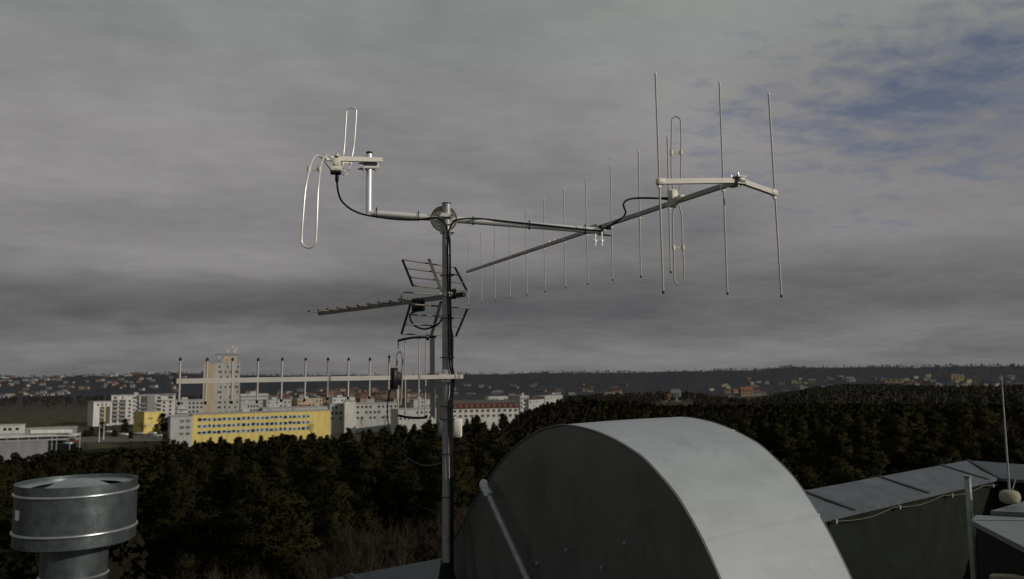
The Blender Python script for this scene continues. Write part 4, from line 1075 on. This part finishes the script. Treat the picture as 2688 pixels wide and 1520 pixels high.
# --- white apartment complex, left
def balcony(b, x0, x1, z, m, face='front'):
    return b.panel('balcony', x0, x1, z - .2, z + .95, m, 1.2, face)
APT = [('stepped apartment block with dark balconies, lowest step at the left', 246, 292, 586, 594, 1056, 5.6, 'white', 'grey'),
       ('tall white apartment block with balcony stack beside a window column', 293, 364, 600, 608, 1039, 7.6, 'white', 'dark'),
       ('white apartment block with grey stair tower and penthouse', 366, 458, 606, 614, 1038, 7.4, 'white', 'dark')]
for i, (lab, pa, pb, Ya, Yb, py, fl, wl, bl) in enumerate(APT):
    b = Block('apartment_block', lab, 'building', pa, pb, Ya, Yb, py, fl, 2.95, 14, T[wl])
    b.roof_slab(T['offwhite'], .4, .35)
    L = b.L; n = int(fl)
    if i == 0:
        b.panel('recess_shade', 4.5, 7.0, b.z1 - 16, b.z1 - 3.4, T['dark'], .04); b.panel('recess_shade', 8.2, 11, b.z1 - 16, b.z1 - 3.4, T['dark'], .04); b.panel('pillar', 7.2, 8.0, b.z1 - 16, b.z1 - 3.2, T['yellow'], .5); b.panel('pillar', 11.2, 12.3, b.z1 - 18, b.z1 - 1.2, T['white'], .6)  # flat dark panels paint the shade inside the balcony recesses
        for x in (3.0, 5.8, 8.5, 11.6): b.window(x, b.z1 - 1.9, 1.2, 1.4, T['glass'])
        for k in range(4): balcony(b, 4.6, 7.1, b.z1 - 5.8 - k * 2.95, T['grey'])
    elif i == 1:
        b.panel('recess_shade', .8, 4.2, b.z1 - 20, b.z1 - 3.0, T['dark'], .04); b.panel('recess_shade', 5.4, 9.6, b.z1 - 20, b.z1 - 3.0, T['dark'], .04); b.panel('penthouse', 15, 18, b.z1 + .36, b.z1 + 2.2, T['offwhite'], -2)  # recess shade again drawn as flat dark panels
        for k in range(5):
            balcony(b, 1.0, 4.1, b.z1 - 5.6 - k * 2.95, T['grey'] if k != 2 else T['tan']); balcony(b, 5.6, 9.5, b.z1 - 5.6 - k * 2.95, T['grey'] if k != 2 else T['tan'])
        for k in range(6):
            b.window(12.2 + (k % 2) * .3, b.z1 - 4.2 - k * 2.75, 1.4, 1.5, T['glass'] if k not in (2, 5) else T['redp']); 
            if k < 5: balcony(b, 15.6, 18.4, b.z1 - 4.6 - k * 2.95, T['offwhite'])
        b.window(2.5, b.z1 - 1.6, 1.8, 1.3, T['glass']); b.window(7.5, b.z1 - 1.6, 1.2, 1.2, T['glass']); b.window(15.5, b.z1 - 1.9, 2.2, 1.3, T['glass'])
    else:
        b.panel('stair_tower', 5.5, 11.0, b.z1 - 18, b.z1 - .1, T['grey'], .5); b.panel('recess_shade', 1.0, 5.0, b.z1 - 17, b.z1 - .5, T['dark'], .05)
        b.panel('recess_shade', 12.0, 15.2, b.z1 - 17, b.z1 - 3.4, T['dark'], .05)  # dark flat panels here and above paint recess shade
        for k in range(4):
            balcony(b, 12.1, 15.1, b.z1 - 6.6 - k * 2.95, T['white']); balcony(b, 1.2, 4.8, b.z1 - 6.6 - k * 2.95, T['grey'])
            b.window(17.2, b.z1 - 5.6 - k * 2.9, 1.5, 1.6, T['glass']); b.window(21.6, b.z1 - 5.4 - k * 2.9, 1.5, 1.6, T['glass'])
        b.window(13.5, b.z1 - 1.9, 2.4, 1.4, T['glass']); b.window(21.6, b.z1 - 1.9, 3.2, 1.8, T['glass'])
        b.panel('roof_canopy', 15.5, b.L + 1, b.z1 + .4, b.z1 + .9, T['offwhite'], 1.5); b.panel('terrace_edge', 15.5, b.L + .5, b.z1 - 3.9, b.z1 - 3.3, T['white'], .8)

# --- the other town buildings: (name, label, px0, px1, Y0, Y1, top py, floors, fh, deep, wall, roof, rows, cols, glass, first row drop)
TOWN = [
 ('white_building', 'long white four storey building beside the yellow building', 866, 1044, 492, 505, 1062, 4.2, 3.3, 14, 'offwhite', 'roof', 3, 16),
 ('stair_block', 'blank white stair block rising above the long white building', 905, 934, 488, 490, 1054, 5, 3.2, 8, 'white', 'roof', 0, 0),
 ('white_building', 'plain white low building with a flat roof just left of the mast foot', 1046, 1145, 470, 482, 1076, 2.6, 3.2, 12, 'offwhite', 'roof', 2, 9),
 ('apartment_block', 'white flats with balcony bands half hidden left of the tower block', 462, 534, 560, 566, 1052, 5, 2.9, 14, 'offwhite', 'offwhite', 4, 7),
 ('office_block', 'banded grey and white block just right of the tower block', 632, 704, 700, 710, 1036, 4.5, 3.2, 16, 'grey', 'offwhite', 0, 0),
 ('apartment_block', 'small white flats under the banded grey block', 632, 680, 560, 565, 1060, 4, 2.9, 12, 'offwhite', 'offwhite', 3, 6),
 ('apartment_block', 'white flats with a stepped roof above the middle of the yellow building', 700, 765, 640, 650, 1051, 4, 2.9, 12, 'offwhite', 'roof', 3, 6),
 ('apartment_block', 'cream flats with red edged balconies above the right half of the yellow building', 782, 846, 650, 660, 1048, 4, 2.9, 12, 'tan', 'offwhite', 3, 7),
 ('apartment_block', 'white flats behind the blank stair block', 873, 932, 660, 668, 1045, 4, 2.9, 12, 'white', 'offwhite', 2, 6),
 ('apartment_block', 'white block behind the reflector of the low beam aerial', 1086, 1132, 640, 646, 1050, 5, 2.9, 12, 'offwhite', 'roof', 3, 5),
 ('apartment_block', 'small white flats behind the red roofed building', 1283, 1334, 720, 726, 1042, 3, 3, 12, 'white', 'roof', 1, 8),
 ('apartment_block', 'white flats at the left of the stepped terrace by the wood', 1366, 1388, 640, 645, 1040, 6, 3, 12, 'offwhite', 'roof', 3, 3),
 ('terrace', 'stepped white terrace with a brown roof running into the wood', 1388, 1428, 640, 660, 1050, 5, 3, 12, 'offwhite', 'red', 2, 5),
 ('terrace', 'farther low white terrace at the edge of the wood', 1430, 1476, 690, 720, 1041, 3.0, 3, 12, 'offwhite', 'roof', 1, 7),
 ('low_hall', 'long pale low hall between the yellow building and the flats', 690, 860, 560, 580, 1073, 1.8, 3.2, 16, 'offwhite', 'roof', 0, 0),
]
for (nm, lab, a, b_, Ya, Yb, py, fl, fh, deep, wl, rf, rows, cols) in TOWN:
    b = Block(nm, lab, 'building', a, b_, Ya, Yb, py, fl, fh, deep, T[wl])
    b.roof_slab(T[rf], .3, .35)
    rt_ = random.Random(a)
    for k in range(rows):
        for i in range(cols):
            x = b.L * (i + .5) / cols
            if rt_.random() < .9: b.window(x, b.z1 - 1.9 - k * fh, min(1.3, b.L / cols * .55), 1.4, T['glass'] if rt_.random() < .8 else T['glass_l'])
        if 'flats' in lab and k: balcony(b, 1, b.L * .45, b.z1 - 2.6 - k * fh, T['redp'] if 'red edged' in lab else T['white'])
    if nm == 'office_block':
        for k in range(4): b.panel('floor_band', -.2, b.L + .2, b.z1 - .9 - k * 3.1, b.z1 - .1 - k * 3.1, T['white'], .3)
        b.panel('roof_plant', b.L * .35, b.L * .6, b.z1 + .36, b.z1 + 2.6, T['offwhite'], -2)
    if fl >= 4 and nm == 'apartment_block': b.panel('roof_plant', b.L * .2, b.L * .42, b.z1 + .36, b.z1 + 2.3, T['offwhite'], -2)
for i_, (b, a_, c_) in enumerate(((yb, 8, 3), (yb, 22, 6), (yb, 41, 4), (yb, 55, 7))):       # plant on the long flat roof
    q = b.A + b.d * a_ - b.n * c_ + UP * (b.z1 + .303); MB().box(q + UP * .5, (b.d, b.n, UP), (1.1, .7, .5)).build('roof_plant', T['grey'], b.o)
# red roofed building
rb_ = Block('red_roof_building', 'white building with a dark red mansard roof and small dormers, right of the mast', 'building', 1186, 1361, 478, 486, 1073, 3.0, 3.0, 13, T['white'])
m = MB(); A, B, n_ = rb_.A, rb_.B, rb_.n; z = rb_.z1 + .003
lo = [A - rb_.d * .4 + n_ * .5, B + rb_.d * .4 + n_ * .5, B + rb_.d * .4 - n_ * 13.5, A - rb_.d * .4 - n_ * 13.5]; hi = [A - n_ * 1.6 + rb_.d, B - n_ * 1.6 - rb_.d, B - n_ * 11.4 - rb_.d, A - n_ * 11.4 + rb_.d]
m.add([p + UP * z for p in lo] + [p + UP * (z + 3.0) for p in hi], [(3, 2, 1, 0), (0, 1, 5, 4), (1, 2, 6, 5), (2, 3, 7, 6), (3, 0, 4, 7)])
m.build('roof', T['red'], rb_.o)
ri = [(hi[0] + hi[3]) / 2 + rb_.d, (hi[1] + hi[2]) / 2 - rb_.d]
m = MB(); m.add([p + UP * (z + 3.003) for p in hi] + [p + UP * (z + 4.6) for p in ri], [(0, 1, 5, 4), (2, 3, 4, 5), (1, 2, 5), (3, 0, 4)]); m.build('upper_roof', T['roof'] if False else T['dark'], rb_.o)
for i in range(12):
    x = rb_.L * (i + .5) / 12
    for k in range(2):
        rb_.window(x, rb_.z1 - 1.5 - k * 2.95, 1.7, 1.45, T['glass'], T['frame'])
    p = A + rb_.d * x - n_ * .35 + UP * (z + 1.3)
    if i % 1 == 0:
        o = MB().box(p, (rb_.d, n_, UP), (.55, .7, .55)).build('dormer', T['offwhite'], rb_.o)
        MB().box(p + n_ * .72, (rb_.d, n_, UP), (.4, .03, .38)).build('dormer_window', T['glass'], o)

# --- car park deck and low sheds, left foreground of the town
pk = thing('parking_deck', 'low open parking deck with pale slabs and slim columns at the far left', 'parking deck', at(100, 1165, 330))
def deckline(py0, py1, th, dpt, px0=-60, px1=212, Y0=330, Y1=360, m='offwhite', name='deck_slab'):
    a, b = at(px0, py0, Y0), at(px1, py1, Y1); d = (b - a); n = Vector((d.y, -d.x, 0)).normalized()
    n = n if n.y < 0 else -n
    return MB().prism([a, b, b - n * dpt, a - n * dpt], UP * th).build(name, T[m], pk)
deckline(1152, 1143, .9, 16); deckline(1163, 1153, .6, 16, m='grey')
deckline(1138, 1136, 1.4, 5, 80, 190, 345, 355, 'white', 'roof_kiosk')
for px in (20, 48, 77, 100, 138, 150, 185, 211):
    k = (px + 60) / 272; Y = 330 + 30 * k
    p = at(px, 1152 - 9 * k + 0, Y); q = Vector((p.x, p.y, ground(p.x, p.y) - 1))
    MB().tube([q + Vector((0, -.3, 0)), p + Vector((0, -.3, .5 if px != 211 else 1.6))], .15, 6).build('column', T['offwhite'], pk)
s1 = Block('low_shed', 'low grey white shed in front of the parking deck at the left edge', 'building', -60, 111, 300, 306, 1164, 1.0, 3, 8, T['grey']); s1.roof_slab(T['roof'], .2, .25)
s2 = Block('small_building', 'small white flat roofed building behind the parking deck at the left edge', 'building', -40, 51, 372, 376, 1119, 1.6, 3.2, 9, T['white']); s2.roof_slab(T['offwhite'], .2, .25)
for x in (8.2, 10.2, 13.2): s2.window(x, s2.z1 - 1.6, 1.3, 1.2, T['glass'])
s3 = Block('low_hall', 'long dark roofed hall behind the parking deck', 'building', 52, 200, 385, 395, 1128, 1.2, 3, 10, T['grey']); s3.roof_slab(T['roof'], .3, .3)
tag(MB().prism([at(-80, 1168, 328), at(450, 1156, 400), at(440, 1140, 440), at(-80, 1156, 355)], UP * .05).build('road', T['tarmac']), kind='structure')
for px, lab in ((260, 'tall pale pole beside the road, nearer the parking deck'), (272, 'tall pale pole beside the road, nearer the dark trees')):
    p = at(px, 1154 if px == 260 else 1148, 330); q = at(px + 1, 1122 if px == 260 else 1114, 330)
    t = thing('lamp_post', lab, 'lamp post', p)
    MB().tube([p - UP * 1, Vector((p.x, p.y, q.z))], [.22, .14], 8).build('shaft', T['white'], t)
    MB().box(Vector((p.x + .4, p.y, q.z)), (Vector((1, 0, 0)), Vector((0, 1, 0)), UP), (.6, .18, .12), bev=.05).build('lamp_head', T['steel'], t)

# parked cars, tiny
def car_mesh():
    m = MB(); X, Y, Z = Vector((1, 0, 0)), Vector((0, 1, 0)), UP
    m.box((0, 0, .62), (X, Y, Z), (2.1, .85, .34), 0, bev=.15)
    m.add([(-1.5, -.75, .95), (1.1, -.75, .95), (1.1, .75, .95), (-1.5, .75, .95), (-1.1, -.62, 1.45), (.4, -.62, 1.45), (.4, .62, 1.45), (-1.1, .62, 1.45)], [(0, 1, 5, 4), (1, 2, 6, 5), (2, 3, 7, 6), (3, 0, 4, 7)], 1)
    m.add([(-1.1, -.62, 1.45), (.4, -.62, 1.45), (.4, .62, 1.45), (-1.1, .62, 1.45)], [(0, 1, 2, 3)], 0)
    for sx in (-1.3, 1.3):
        for sy in (-.8, .8): m.tube([(sx, sy - .1, .32), (sx, sy + .1, .32)], .32, 12, mi=2)
    return m
paints = {'white': bm('white_car_paint', (.7, .7, .68)), 'silver': bm('silver_car_paint', (.4, .41, .42)), 'red': bm('red_car_paint', (.25, .05, .04))}
protos = {}
for px, py, Y, c, lab in ((287, 1136, 420, 'white', 'white car on the road left of the round dark tree'), (400, 1140, 410, 'white', 'white car below the small yellow building'), (414, 1146, 405, 'silver', 'silver car in front of the pale annex'), (365, 1140, 412, 'silver', 'silver car below the apartment trees'), (325, 1143, 405, 'white', 'white car nearest the edge of the wood'), (190, 1160, 345, 'red', 'red car parked under the end of the parking deck'), (180, 1167, 338, 'white', 'white car parked beside the red one at the deck'), (78, 1157, 352, 'red', 'red car on the lower level of the parking deck, farther left'), (104, 1157, 352, 'red', 'red car on the lower level of the parking deck, farther right')):
    if c not in protos:
        o = car_mesh().build('parked_car', [paints[c], T['glass'], M['black']]); protos[c] = o
    else:
        o = protos[c].copy(); COL.objects.link(o)
    p = at(px, py, Y); o.location = p; o.rotation_euler = (0, 0, random.uniform(-.4, .4)); tag(o, lab, 'car', 'cars parked by the road')
# town trees
for px, pyt, Y, hh, kind, lab in ((331, 1098, 470, 12, 'pine', 'round dark tree in front of the tall white apartment block'), (428, 1083, 480, 17, 'pine', 'tall dark tree between the small yellow building and the annex'), (445, 1092, 476, 14, 'pine', 'dark tree leaning against the pale annex'), (410, 1112, 470, 9, 'pine', 'short dark tree in front of the small yellow building'), (268, 1105, 480, 10, 'pine', 'dark tree at the foot of the lowest apartment step'), (240, 1120, 430, 7, 'pine', 'small dark tree beside the road end'), (295, 1115, 450, 7, 'bare', 'leafless tree by the apartment entrance'), (370, 1090, 500, 13, 'bare', 'leafless tree beside the grey stair tower'),
        (225, 1128, 400, 8, 'pine', 'dark tree between the parking deck and the pale poles'), (300, 1128, 405, 8, 'pine', 'dark tree in front of the road below the apartments'), (345, 1132, 400, 8, 'pine', 'dark tree below the round dark tree, beside the road'), (385, 1130, 405, 9, 'bare', 'leafless tree below the small yellow building'), (435, 1135, 400, 9, 'pine', 'dark tree at the lower corner of the pale annex'),
        (900, 1075, 470, 12, 'bare', 'leafless tree in front of the blank stair block'), (950, 1090, 460, 8, 'bare', 'leafless bush before the long white building'), (1010, 1082, 462, 9, 'bare', 'leafless tree near the corner of the long white building'), (820, 1105, 408, 9, 'bare', 'leafless tree in front of the windows of the yellow building')):
    p = at(px, pyt, Y); tree_at(p.x, Y, hh, kind, lab, None, p.z - hh)

# --- distant houses
hm = {}
def house_mesh(wall, roof, flat):
    key = (wall, roof, flat)
    if key in hm: return hm[key]
    m = MB(); X, Y, Z = Vector((1, 0, 0)), Vector((0, 1, 0)), UP
    m.box((0, 0, .2), (X, Y, Z), (.5, .4, .7), 0)
    if flat: m.box((0, 0, .93), (X, Y, Z), (.52, .42, .03), 1)
    else:
        m.add([(-.56, -.48, .9), (.56, -.48, .9), (.56, .48, .9), (-.56, .48, .9), (-.5, 0, 1.45), (.5, 0, 1.45)], [(0, 1, 5, 4), (2, 3, 4, 5), (1, 2, 5), (3, 0, 4), (3, 2, 1, 0)], 1)
    for x in (-.28, 0, .28):
        for z in (.25, .6): m.box((x, -.4, z), (X, Y, Z), (.06, .012, .09), 2)
    o = m.build('house', [T[wall], T[roof], T['glass']]); hm[key] = o.data; bpy.data.objects.remove(o); return hm[key]
dull = {}
for k, c in (('d_white', (.34, .34, .34)), ('d_cream', (.32, .29, .22)), ('d_grey', (.17, .18, .19)), ('d_red', (.13, .075, .062)), ('d_tan', (.24, .18, .13)), ('d_yellow', (.27, .23, .13))): T[k] = bm('hazy_' + k[2:] + '_wall', c)  # dull colours with distance haze mixed in, for walls and roofs
def far_house(px, r, w, h, wall, roof, flat, label, group):
    az = math.atan((px - W / 2) / F); x, y = r * math.sin(az), r * math.cos(az)
    o = bpy.data.objects.new('house' if not flat else 'distant_block', house_mesh(wall, roof, flat)); COL.objects.link(o)
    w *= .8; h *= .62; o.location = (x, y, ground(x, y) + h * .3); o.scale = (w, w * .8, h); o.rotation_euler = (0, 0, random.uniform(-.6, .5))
    tag(o, label, 'house' if not flat else 'building', group)
nm_ = {'d_white': 'white', 'd_cream': 'cream', 'd_grey': 'grey', 'd_tan': 'tan', 'd_yellow': 'yellow', 'd_red': 'brick red'}
def belt(n, px0, px1, r0, r1, walls, roofs, flatp, wr, hr, where):
    for i in range(n):
        px = random.uniform(px0, px1); r = random.uniform(r0, r1); wl = random.choice(walls); fl = random.random() < flatp
        rf = random.choice(roofs) if not fl else 'd_grey'
        lab = ('tiny ' + nm_[wl] + (' flat roofed block ' if fl else ' house with %s roof ' % ('red' if rf in ('d_red', 'orange') else 'grey')) + where)
        far_house(px, r, random.uniform(*wr), random.uniform(*hr), wl, rf, fl, lab, lab + ' cluster')
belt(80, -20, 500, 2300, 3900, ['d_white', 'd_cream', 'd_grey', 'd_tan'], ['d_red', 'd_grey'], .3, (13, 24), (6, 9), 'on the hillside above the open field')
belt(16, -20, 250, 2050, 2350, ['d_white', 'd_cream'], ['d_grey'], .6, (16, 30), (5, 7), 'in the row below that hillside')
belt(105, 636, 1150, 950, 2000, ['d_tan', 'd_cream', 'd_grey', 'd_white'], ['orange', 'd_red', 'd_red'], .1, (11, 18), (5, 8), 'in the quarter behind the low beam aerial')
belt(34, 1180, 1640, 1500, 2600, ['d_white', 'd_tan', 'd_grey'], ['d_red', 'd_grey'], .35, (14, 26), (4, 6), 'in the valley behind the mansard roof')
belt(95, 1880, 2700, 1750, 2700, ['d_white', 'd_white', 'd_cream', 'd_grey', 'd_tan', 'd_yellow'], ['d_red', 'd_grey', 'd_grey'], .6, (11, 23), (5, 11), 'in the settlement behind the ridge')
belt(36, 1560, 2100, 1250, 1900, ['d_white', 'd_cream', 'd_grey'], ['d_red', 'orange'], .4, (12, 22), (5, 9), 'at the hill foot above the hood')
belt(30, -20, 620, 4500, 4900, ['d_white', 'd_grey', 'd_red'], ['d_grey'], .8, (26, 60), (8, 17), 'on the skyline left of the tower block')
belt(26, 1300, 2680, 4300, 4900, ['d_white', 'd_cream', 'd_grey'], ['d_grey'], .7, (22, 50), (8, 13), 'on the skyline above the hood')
SPEC = [(1768, 940, 13, 13, 'd_white', 'd_grey', False, 'white house with a steep roof standing alone in the bare wood'), (1742, 930, 11, 9, 'd_tan', 'orange', False, 'low orange roofed house beside the lone white house'), (1950, 1120, 20, 12, 'd_tan', 'orange', False, 'large house with an orange roof above the end of the hood'), (1925, 1130, 10, 10, 'd_white', 'orange', False, 'narrow white house beside the large orange roofed house'), (1975, 1200, 16, 11, 'd_white', 'd_red', False, 'white gabled house right of the large orange roofed house'), (1640, 1500, 95, 6, 'd_white', 'd_white', True, 'long white warehouse in the valley'), (1745, 1700, 40, 6, 'd_white', 'd_grey', True, 'smaller white warehouse right of the long one'), (2335, 2300, 55, 12, 'd_yellow', 'd_grey', True, 'long yellow block in the distant settlement'), (2500, 2500, 42, 22, 'd_yellow', 'd_grey', True, 'tall yellow block near the right end of the distant settlement'), (302, 4700, 44, 24, 'd_white', 'd_grey', True, 'square pale tower on the skyline at left'), (1010, 1600, 40, 9, 'd_tan', 'd_red', False, 'wide red roofed hall behind the low aerial box')]
T['d_white2'] = T['white']
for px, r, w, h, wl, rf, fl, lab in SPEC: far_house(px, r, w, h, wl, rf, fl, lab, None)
# pale arch on the horizon
pa = [at(937 + 44 * k / 12, 986 - 8 * math.sin(PI * k / 12), 4400) for k in range(13)]
ab = thing('arch_bridge', 'pale arched bridge on the horizon behind the low beam aerial', 'bridge', at(959, 987, 4400))
MB().tube(pa, 3.2, 6).build('arch', T['white'], ab)
MB().bar(at(930, 987, 4400), at(988, 986.5, 4400), 6, 3).build('deck', T['offwhite'], ab)
for k in range(2, 11, 2): MB().tube([pa[k], Vector((pa[k].x, pa[k].y, at(959, 987, 4400).z))], .8, 4).build('hanger', T['offwhite'], ab)

# ================================================================== light
SUN_AZ = math.atan2(.90, -.44); SUN_EL = math.radians(22)   # azimuth from +Y towards +X
sd_ = Vector((math.sin(SUN_AZ) * math.cos(SUN_EL), math.cos(SUN_AZ) * math.cos(SUN_EL), math.sin(SUN_EL)))
sl = bpy.data.lights.new('sun', 'SUN'); so = bpy.data.objects.new('sun', sl); COL.objects.link(so)
sl.energy = 2.3; sl.angle = math.radians(.53); sl.color = (1.0, .93, .82)
so.rotation_euler = (-sd_).to_track_quat('-Z', 'Y').to_euler()

wd = bpy.data.worlds.new('World'); sc.world = wd; wd.use_nodes = True
t = wd.node_tree; N, L = t.nodes, t.links
bg = N['Background']
sky = N.new('ShaderNodeTexSky'); sky.sky_type = 'NISHITA'; sky.sun_disc = False; sky.sun_elevation = SUN_EL; sky.sun_rotation = SUN_AZ
bg.inputs['Strength'].default_value = .1
def math_n(op, a, b=None, c=None):
    n = N.new('ShaderNodeMath'); n.operation = op
    for i, v in enumerate((a, b, c)):
        if v is None: continue
        if isinstance(v, (int, float)): n.inputs[i].default_value = v
        else: L.new(v, n.inputs[i])
    return n.outputs[0]
tc = N.new('ShaderNodeTexCoord'); sp = N.new('ShaderNodeSeparateXYZ'); L.new(tc.outputs['Generated'], sp.inputs[0])
zc_ = math_n('ADD', math_n('MAXIMUM', sp.outputs[2], 0.0), .13)
u = math_n('DIVIDE', sp.outputs[0], zc_); v = math_n('DIVIDE', sp.outputs[1], zc_)
cb = N.new('ShaderNodeCombineXYZ'); L.new(u, cb.inputs[0]); L.new(v, cb.inputs[1])
def noise(scale, detail, rough, stretch, off, dist=0.0):
    mp = N.new('ShaderNodeMapping'); mp.inputs['Scale'].default_value = stretch; mp.inputs['Location'].default_value = off; mp.inputs['Rotation'].default_value = (0, 0, math.radians(-14))
    L.new(cb.outputs[0], mp.inputs[0])
    n = N.new('ShaderNodeTexNoise'); n.inputs['Scale'].default_value = scale; n.inputs['Detail'].default_value = detail; n.inputs['Roughness'].default_value = rough; n.inputs['Distortion'].default_value = dist
    L.new(mp.outputs[0], n.inputs['Vector']); return n.outputs['Fac']
n1 = noise(.55, 4, .5, (.9, 1.0, 1), (3.1, 1.7, 0), .35)       # broad bands
n2 = noise(2.3, 6, .55, (1.0, 1.05, 1), (0.4, 5.2, 0), .15)      # smaller ripples
n3 = noise(9.0, 7, .62, (.85, 1.1, 1), (2, 9, 0), .25)
mixn = math_n('ADD', math_n('MULTIPLY', n1, .62), math_n('ADD', math_n('MULTIPLY', n2, .22), math_n('MULTIPLY', n3, .16)))
cr = N.new('ShaderNodeValToRGB'); e = cr.color_ramp.elements
e[0].position = .36; e[0].color = (1.70, 1.72, 1.82, 1); e[1].position = .64; e[1].color = (3.10, 3.00, 3.00, 1)
x = e.new(.50); x.color = (2.42, 2.34, 2.36, 1)
L.new(mixn, cr.inputs[0])
# elevation: a darker belt low down, paler just above the skyline
er = N.new('ShaderNodeValToRGB'); e = er.color_ramp.elements
e[0].position = 0.0; e[0].color = (.66, .66, .66, 1); e[1].position = .42; e[1].color = (.92, 1.02, .97, 1)
for p_, c_ in ((.03, .74), (.07, .58), (.105, .62), (.14, .80), (.20, .96), (.28, 1.04)): x = e.new(p_); x.color = (c_, c_, c_, 1)
L.new(sp.outputs[2], er.inputs[0])
mul = N.new('ShaderNodeMix'); mul.data_type = 'RGBA'; mul.blend_type = 'MULTIPLY'; mul.inputs[0].default_value = 1
L.new(cr.outputs[0], mul.inputs[6]); L.new(er.outputs[0], mul.inputs[7])
# long dark cloud lens low on the left
def lens(px, py, sc_, tilt, amount):
    vv = N.new('ShaderNodeVectorMath'); vv.operation = 'SUBTRACT'; L.new(tc.outputs['Generated'], vv.inputs[0]); vv.inputs[1].default_value = ray(px, py).normalized()
    mm = N.new('ShaderNodeMapping'); mm.inputs['Rotation'].default_value = (0, math.radians(tilt), 0); mm.inputs['Scale'].default_value = sc_; L.new(vv.outputs[0], mm.inputs[0])
    l_ = N.new('ShaderNodeVectorMath'); l_.operation = 'LENGTH'; L.new(mm.outputs[0], l_.inputs[0])
    d_ = math_n('ADD', l_.outputs['Value'], math_n('MULTIPLY', n2, .9))
    m_ = N.new('ShaderNodeMapRange'); m_.interpolation_type = 'SMOOTHSTEP'; m_.inputs[1].default_value = .8; m_.inputs[2].default_value = 1.5; m_.inputs[3].default_value = 1 - amount; m_.inputs[4].default_value = 1; L.new(d_, m_.inputs[0])
    return m_.outputs[0]
dk = math_n('MULTIPLY', lens(560, 790, (2.6, 2.6, 26), 1, .24), lens(300, 690, (3.2, 3.2, 24), 3, -.16))
mul2 = N.new('ShaderNodeMix'); mul2.data_type = 'RGBA'; mul2.blend_type = 'MULTIPLY'; mul2.inputs[0].default_value = 1
L.new(mul.outputs[2], mul2.inputs[6]); L.new(dk, mul2.inputs[7]); mul = mul2
# thin patch where the blue shows through, towards the right
dirv = ray(2560, 240).normalized()
vd = N.new('ShaderNodeVectorMath'); vd.operation = 'SUBTRACT'; L.new(tc.outputs['Generated'], vd.inputs[0]); vd.inputs[1].default_value = dirv
ms = N.new('ShaderNodeMapping'); ms.inputs['Rotation'].default_value = (0, math.radians(27), 0); ms.inputs['Scale'].default_value = (2.5, 2.5, 6.2); L.new(vd.outputs[0], ms.inputs[0])
ln = N.new('ShaderNodeVectorMath'); ln.operation = 'LENGTH'; L.new(ms.outputs[0], ln.inputs[0])
hole = math_n('SUBTRACT', math_n('ADD', math_n('MULTIPLY', n3, .9), math_n('MULTIPLY', n2, .7)), math_n('MULTIPLY', ln.outputs['Value'], .42))
hr_ = N.new('ShaderNodeMapRange'); hr_.inputs[1].default_value = .50; hr_.inputs[2].default_value = .84; hr_.inputs[3].default_value = 0; hr_.inputs[4].default_value = .80; L.new(hole, hr_.inputs[0])
skm = N.new('ShaderNodeMix'); skm.data_type = 'RGBA'; skm.blend_type = 'MULTIPLY'; skm.inputs[0].default_value = 1; L.new(sky.outputs[0], skm.inputs[6]); skm.inputs[7].default_value = (.46, .42, .50, 1)
fin = N.new('ShaderNodeMix'); fin.data_type = 'RGBA'; L.new(hr_.outputs[0], fin.inputs[0]); L.new(mul.outputs[2], fin.inputs[6]); L.new(skm.outputs[2], fin.inputs[7])
L.new(fin.outputs[2], bg.inputs['Color'])

for o in bpy.data.objects:
    if '_o' in o: del o['_o']
sc.cycles.max_bounces = 5; sc.cycles.diffuse_bounces = 2; sc.cycles.glossy_bounces = 3; sc.cycles.use_denoising = True
sc.render.film_transparent = False
